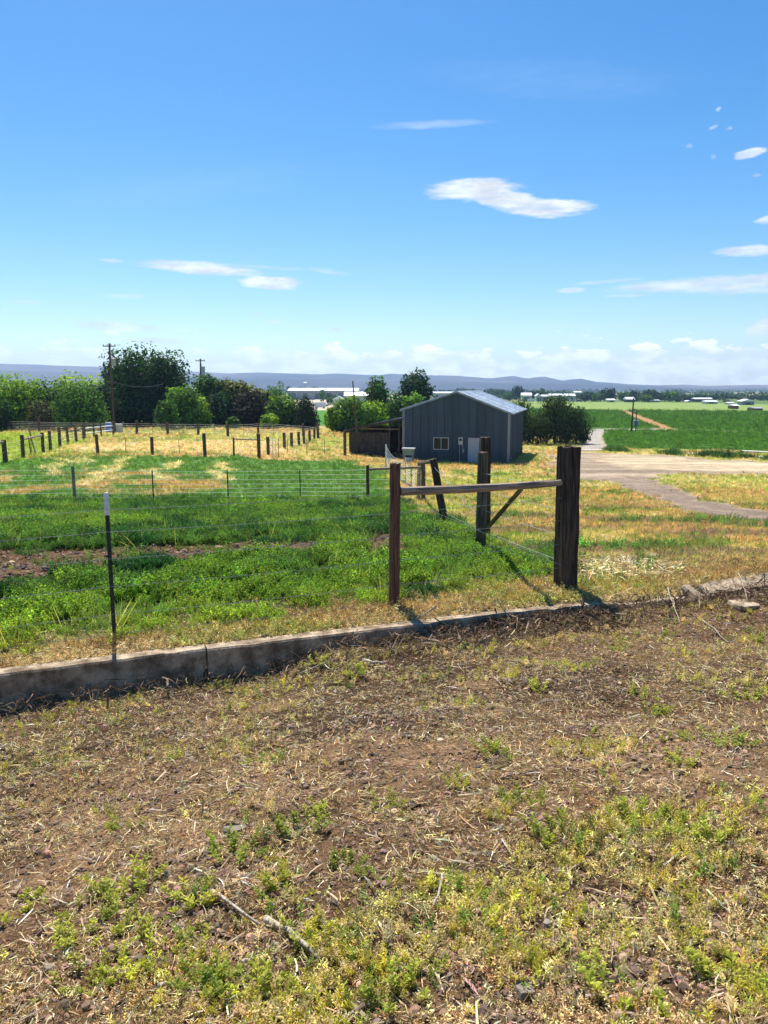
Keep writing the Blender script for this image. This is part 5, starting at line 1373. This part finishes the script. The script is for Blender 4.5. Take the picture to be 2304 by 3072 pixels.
# ------------------------------------------------------------------ far farm buildings, town trees, vehicles
def far_building(x0, x1, yt, ye, yb, Y, label, wall, roof, gable=False, depth=None, wins=0, door=0, name='farm_building', cat='building'):
    a = at_depth(x0, yb, Y); b = at_depth(x1, yb, Y); zb = min(a.z, b.z); ze = zat(ye, Y); zt = zat(yt, Y); w = b.x-a.x; D = depth or max(6, w*.5)
    zb = min(zb, tz((a.x+b.x)/2, Y))
    r0 = empty(name, ((a.x+b.x)/2, Y, zb), label=label, cat=cat); he, ht = ze-zb, max(zt-zb, ze-zb+.4)
    MB().box((0, D/2, he/2-.5), (w, D, he+1.0)).build('wall', wall, r0)
    m = MB()
    if gable: m.prism([(-w/2-.4, -.4, he+.01), (w/2+.4, -.4, he+.01), (0, -.4, ht)], (0, D+.8, 0))
    else: m.prism([(-w/2-.4, -.5, he+.01), (-w/2-.4, D+.5, he+.01), (-w/2-.4, D/2, ht)], (w+.8, 0, 0))
    m.build('roof', roof, r0)
    for k in range(wins):
        MB().box((-w/2+w*(k+.7)/(wins+.4), -.04, he*.55), (w/(wins*3.0), .06, he*.3)).build('window', M_GLASS, r0)
    for k in range(door): MB().box((-w/2+w*(k+.5)/door, -.05, he*.36), (w/(door*2.6), .07, he*.72)).build('door', M_DGREEN, r0)
    return r0
FB = [
 (863,1075,1164,1172,1181,760,'very long white roofed greenhouse seen between the trees',M_GWALL,M_WROOF,False,0,6),
 (1034,1098,1176,1187,1196,520,'white roofed shed left of the pointed tree',M_CREAM,M_WROOF,False,0,1),
 (1100,1136,1178,1188,1196,500,'white roofed shed behind the pointed tree',M_CREAM,M_WROOF,False,2,0),
 (999,1032,1188,1198,1212,420,'white house with a gable and dark garage by the dirt yard',M_CREAM,M_WROOF,True,1,1),
 (1298,1360,1175,1179,1186,640,'long low white roof just behind the barn ridge',M_CREAM,M_WROOF,False,3,0),
 (1566,1595,1178,1186,1193,600,'cream building with white roof above the juniper',M_CREAM,M_WROOF,False,2,1),
 (1608,1622,1181,1188,1196,590,'small white gabled house between two trees',M_CREAM,M_WROOF,True,1,1),
 (1626,1644,1184,1189,1197,585,'small white house with wide roof beside the gabled one',M_GWALL,M_WROOF,False,1,0),
 (1648,1726,1181,1187,1195,600,'longest cream farm building with a bright hipped roof',M_CREAM,M_WROOF,False,5,1),
 (1723,1744,1173,1177,1184,900,'distant white roof high among the trees',M_CREAM,M_WROOF,False,0,0),
 (1823,1845,1196,1200,1204,545,'low pale shed left of the white roof house',M_CREAM,M_WROOF,False,0,1),
 (1879,1903,1191,1198,1205,540,'house with bright white roof behind the slender pole',M_DGREEN,M_WROOF,False,3,1),
 (1949,1979,1198,1202,1207,540,'grey rounded shed right of the white roof house',M_GWALL,M_GWALL,False,0,2),
 (2062,2074,1201,1204,1208,540,'tiny white shed in front of the dark trees',M_CREAM,M_WROOF,True,0,1),
 (2084,2136,1193,1197,1204,560,'long pale blue roofed shed at right',M_DGREEN,M_WROOF,False,0,3),
 (2117,2152,1201,1205,1212,470,'white barn with rounded roof in front of the long shed',M_CREAM,M_WROOF,False,0,1),
 (2186,2202,1206,1209,1214,450,'small white trailer like shed at right',M_CREAM,M_WROOF,False,1,0),
 (2226,2262,1197,1204,1214,430,'grey green barn near the right edge',M_GWALL,M_WROOF,True,1,1),
 (2202,2216,1213,1217,1223,330,'small shed with white roof on the dirt road',M_REDW,M_WROOF,False,0,1),
 (2264,2288,1221,1225,1231,290,'rust red open shed near the right edge',M_REDW,M_GWALL,False,0,2),
 (911,920,1146,1149,1152,2600,'tiny white building on the far slope',M_CREAM,M_WROOF,False,0,0),
]
for (x0, x1, yt, ye, yb, Y, lab, w_, r_, gbl, nw, nd_) in FB: far_building(x0, x1, yt, ye, yb, Y, lab, w_, r_, gbl, None, nw, nd_)
# grain tower behind the trees, and the church steeple
tb = at_depth(612, 1180, 900); tb.z = tz(tb.x, 900); so = empty('grain_elevator', tuple(tb), label='pale concrete grain elevator rising behind the middle trees', cat='grain elevator')
zt_ = zat(1101, 900)-tb.z; MB().box((0, 0, zt_/2), (3.6, 4, zt_)).build('tower', M_GWALL, so); MB().box((-2.4, 0, zt_/2+1.5), (1.4, 1.6, zt_+5)).build('leg_tower', M_GWALL, so); MB().box((0, 0, zt_+.3), (4.2, 4.6, .5)).build('roof', M_CREAM, so)
cb = at_depth(1450, 1180, 1100); cb.z = tz(cb.x, 1100); ch = empty('church', tuple(cb), label='white church with a pointed steeple above the barn roof', cat='church')
MB().box((0, 0, 3), (3, 3, 9)).build('tower', M_WROOF, ch); m = MB(); V = [(-1.2,-1.2,7.5),(1.2,-1.2,7.5),(1.2,1.2,7.5),(-1.2,1.2,7.5),(0,0,zat(1160,1100)-cb.z)]
add_mesh('steeple', V, [(0,1,4),(1,2,4),(2,3,4),(3,0,4),(3,2,1,0)], M_WROOF, ch); MB().box((5, 0, 1.5), (7, 4, 4)).build('wall', M_WROOF, ch)
def vehicle(px, py, Y, label, paint, L=4.6, rz=0.0, tall=0, cat='car', name='parked_car'):
    p = at_depth(px, py, Y); p.z = tz(p.x, p.y); r0 = empty(name, tuple(p), rz, label=label, cat=cat)
    if tall: pts = [(-L/2, -1, .5), (L/2, -1, .5), (L/2, -1, 2.6+tall), (-L/2, -1, 2.6+tall)]
    else: pts = [(-L/2, -.9, .4), (L/2, -.9, .4), (L/2, -.9, .95), (L*.25, -.9, 1.05), (L*.12, -.9, 1.6), (-L*.25, -.9, 1.62), (-L*.42, -.9, 1.1), (-L/2, -.9, 1.0)]
    MB().prism(pts, (0, 1.8 if not tall else 2.2, 0)).build('body', paint, r0)
    if not tall: MB().prism([(L*.22, -.92, 1.08), (L*.12, -.92, 1.5), (-L*.24, -.92, 1.52), (-L*.38, -.92, 1.1)], (0, 1.84, 0)).build('window', M_GLASS, r0)
    for sx_ in (-.32, .32):
        for sy_ in (-.9, .75): MB().tube([(L*sx_, sy_-.05, .38), (L*sx_, sy_+.2, .38)], .38, 10).build('wheel', M_TYRE, r0)
vehicle(952, 1206, 395, 'dark pickup like car parked in the yard between the trees', M_CAR1, 6.5)
vehicle(972, 1203, 400, 'second dark car parked right behind the first', M_CAR1, 5.0)
vehicle(961, 1222, 345, 'long white trailer parked at the front of the dirt yard', M_CAR2, 5.0, tall=.2, cat='trailer', name='trailer')
vehicle(1737, 1197, 560, 'dark car parked beside the longest farm building', M_CAR1, 5.0)
vehicle(1715, 1198, 562, 'white car parked beside the longest farm building', M_CAR2, 4.6)
vehicle(1594, 1195, 575, 'white van parked before the cream building', M_CAR2, 5.0, tall=-.3, cat='van', name='parked_van')
vehicle(901, 1181, 690, 'dark truck parked before the long greenhouse, left', M_CAR1, 9, tall=0)
vehicle(930, 1182, 690, 'dark truck parked before the long greenhouse, right', M_CAR1, 9, tall=0)
# town trees: share three meshes
TM = []
for k in range(5):
    r_ = np.random.default_rng(400+k); rk = random.Random(k); bl = []
    for j in range(7):
        a = j*2.4; bl.append((.42*math.cos(a)*rk.uniform(.4, 1), .42*math.sin(a)*rk.uniform(.4, 1), .35+.5*j/7, .36, .36, .26))
    V, q, cc = crown_mesh(bl, 420, .16, r_, [DG, MG, DG+[(.06,.12,.03)], MG, DG][k]); V[:, 2] = np.clip(V[:, 2], 0, 1.05)
    me = add_mesh('crown', V, q, M_TREE, cols=cc, link=False).data
    tm = MB().tube([(0, 0, -.05), (0, 0, .6)], [.05, .02], 6).build('trunk', M_BARK, link=False).data; TM.append((me, tm))
TT = [ # px, top, halfwidth, Y, mesh
 (1380,1163,12,1300,0),(1400,1166,14,1200,2),(1420,1168,12,1250,1),(1470,1165,14,1000,0),(1495,1166,16,950,2),(1512,1170,14,900,0),(1528,1178,14,640,1),(1556,1156,13,620,0),(1602,1170,12,620,2),(1624,1166,11,640,1),
 (1640,1172,12,700,0),(1672,1172,14,900,2),(1700,1174,14,950,1),(1756,1175,17,560,0),(1776,1183,10,570,1),(1788,1182,12,565,3),(1801,1178,12,575,1),(1828,1162,14,560,0),(1818,1182,12,560,2),(1865,1177,9,600,1),(1880,1178,8,640,3),
 (1905,1171,13,570,0),(1920,1182,12,560,2),(1936,1186,18,545,1),(1946,1167,16,590,2),(1972,1174,18,580,0),(1995,1176,14,585,2),(2014,1175,18,560,1),(2030,1190,12,545,0),(2050,1184,20,580,0),(2074,1183,16,600,2),(2100,1183,18,700,0),
 (2130,1182,20,750,1),(2160,1184,22,800,2),(2190,1187,20,820,0),(2220,1190,20,850,2),(2250,1190,16,700,0),(2280,1190,16,850,1),(2300,1192,18,820,0),(2230,1193,12,470,0),(2183,1200,10,500,2),
 (968,1170,9,560,3),(990,1192,10,430,3),(1001,1184,9,500,1),(985,1178,7,600,0),(870,1158,9,1500,0),(905,1160,10,1500,2),(940,1160,11,1500,0),(1300,1168,9,1100,0),(1325,1168,10,1100,2),(1350,1169,10,1100,0)]
TN = {}
for i, (px, yt, hw, Y, k) in enumerate(TT):
    p = at_depth(px, 1190, Y); z = tz(p.x, Y); H = zat(yt, Y)-z; w = hw*1.75/F*Y
    nb = min(FB, key=lambda b: abs((b[0]+b[1])/2-px)); sd = 'left' if px < (nb[0]+nb[1])/2 else 'right'
    if nb[0] < px < nb[1]: sd = 'above'
    kk = (nb[6], sd); TN[kk] = TN.get(kk, 0)+1; ow = ('', 'second ', 'third ', 'fourth ', 'fifth ', 'sixth ', 'seventh ', 'eighth ')[min(TN[kk]-1, 7)]
    short = ' '.join(nb[6].split()[:7])
    lab_ = ow+('dark' if k in (0, 2, 4) else 'mid green')+(' tree rising above the ' if sd == 'above' else ' tree to the '+sd+' of the ')+short
    r0 = empty('town_tree', (p.x, Y, z), i*1.3, group='trees standing among the far farm buildings', cat='tree',
               label=lab_)
    for nm, me in (('crown', TM[k][0]), ('trunk', TM[k][1])):
        o = bpy.data.objects.new(nm, me); COL.objects.link(o); o.parent = r0
    r0.scale = (w*1.15, w*1.15, H/1.0)
# far woods read as one mass
bl = []; rk = random.Random(9)
for k in range(520):
    Y = rk.uniform(1100, 4100); px = rk.uniform(-300, 2700); p = at_depth(px, 1170, Y); z = tz(p.x, Y); h = rk.uniform(4, 9)
    w = rk.uniform(8, 30)*(Y/2000)**.5; bl.append((p.x, Y, z+h*.4, w, w*.6, h*.75))
V, q, cc = crown_mesh(bl, 14000, 5.0, np.random.default_rng(12), [(.03,.06,.02), (.06,.10,.03)])
V[:, 2] = np.maximum(V[:, 2], -16)
bl2 = []
for k in range(150):
    Y = rk.uniform(640, 950); px = rk.uniform(1465, 2420); p = at_depth(px, 1170, Y); z = tz(p.x, Y); h = rk.uniform(3.5, 7.0); w = rk.uniform(4, 9)
    bl2.append((p.x, Y, z+h*.4, w, w*.6, h*.65))
V2, q2_, cc2 = crown_mesh(bl2, 9000, 1.6, np.random.default_rng(13), [(.02,.05,.016), (.045,.09,.022)])
tag(add_mesh('far_woods', V2, q2_, M_TREE, cols=cc2), kind='stuff', label='dark tree belt behind the far farm buildings')
tag(add_mesh('far_woods', V, q, M_TREE, cols=cc), kind='stuff', label='distant belts of trees across the valley floor')
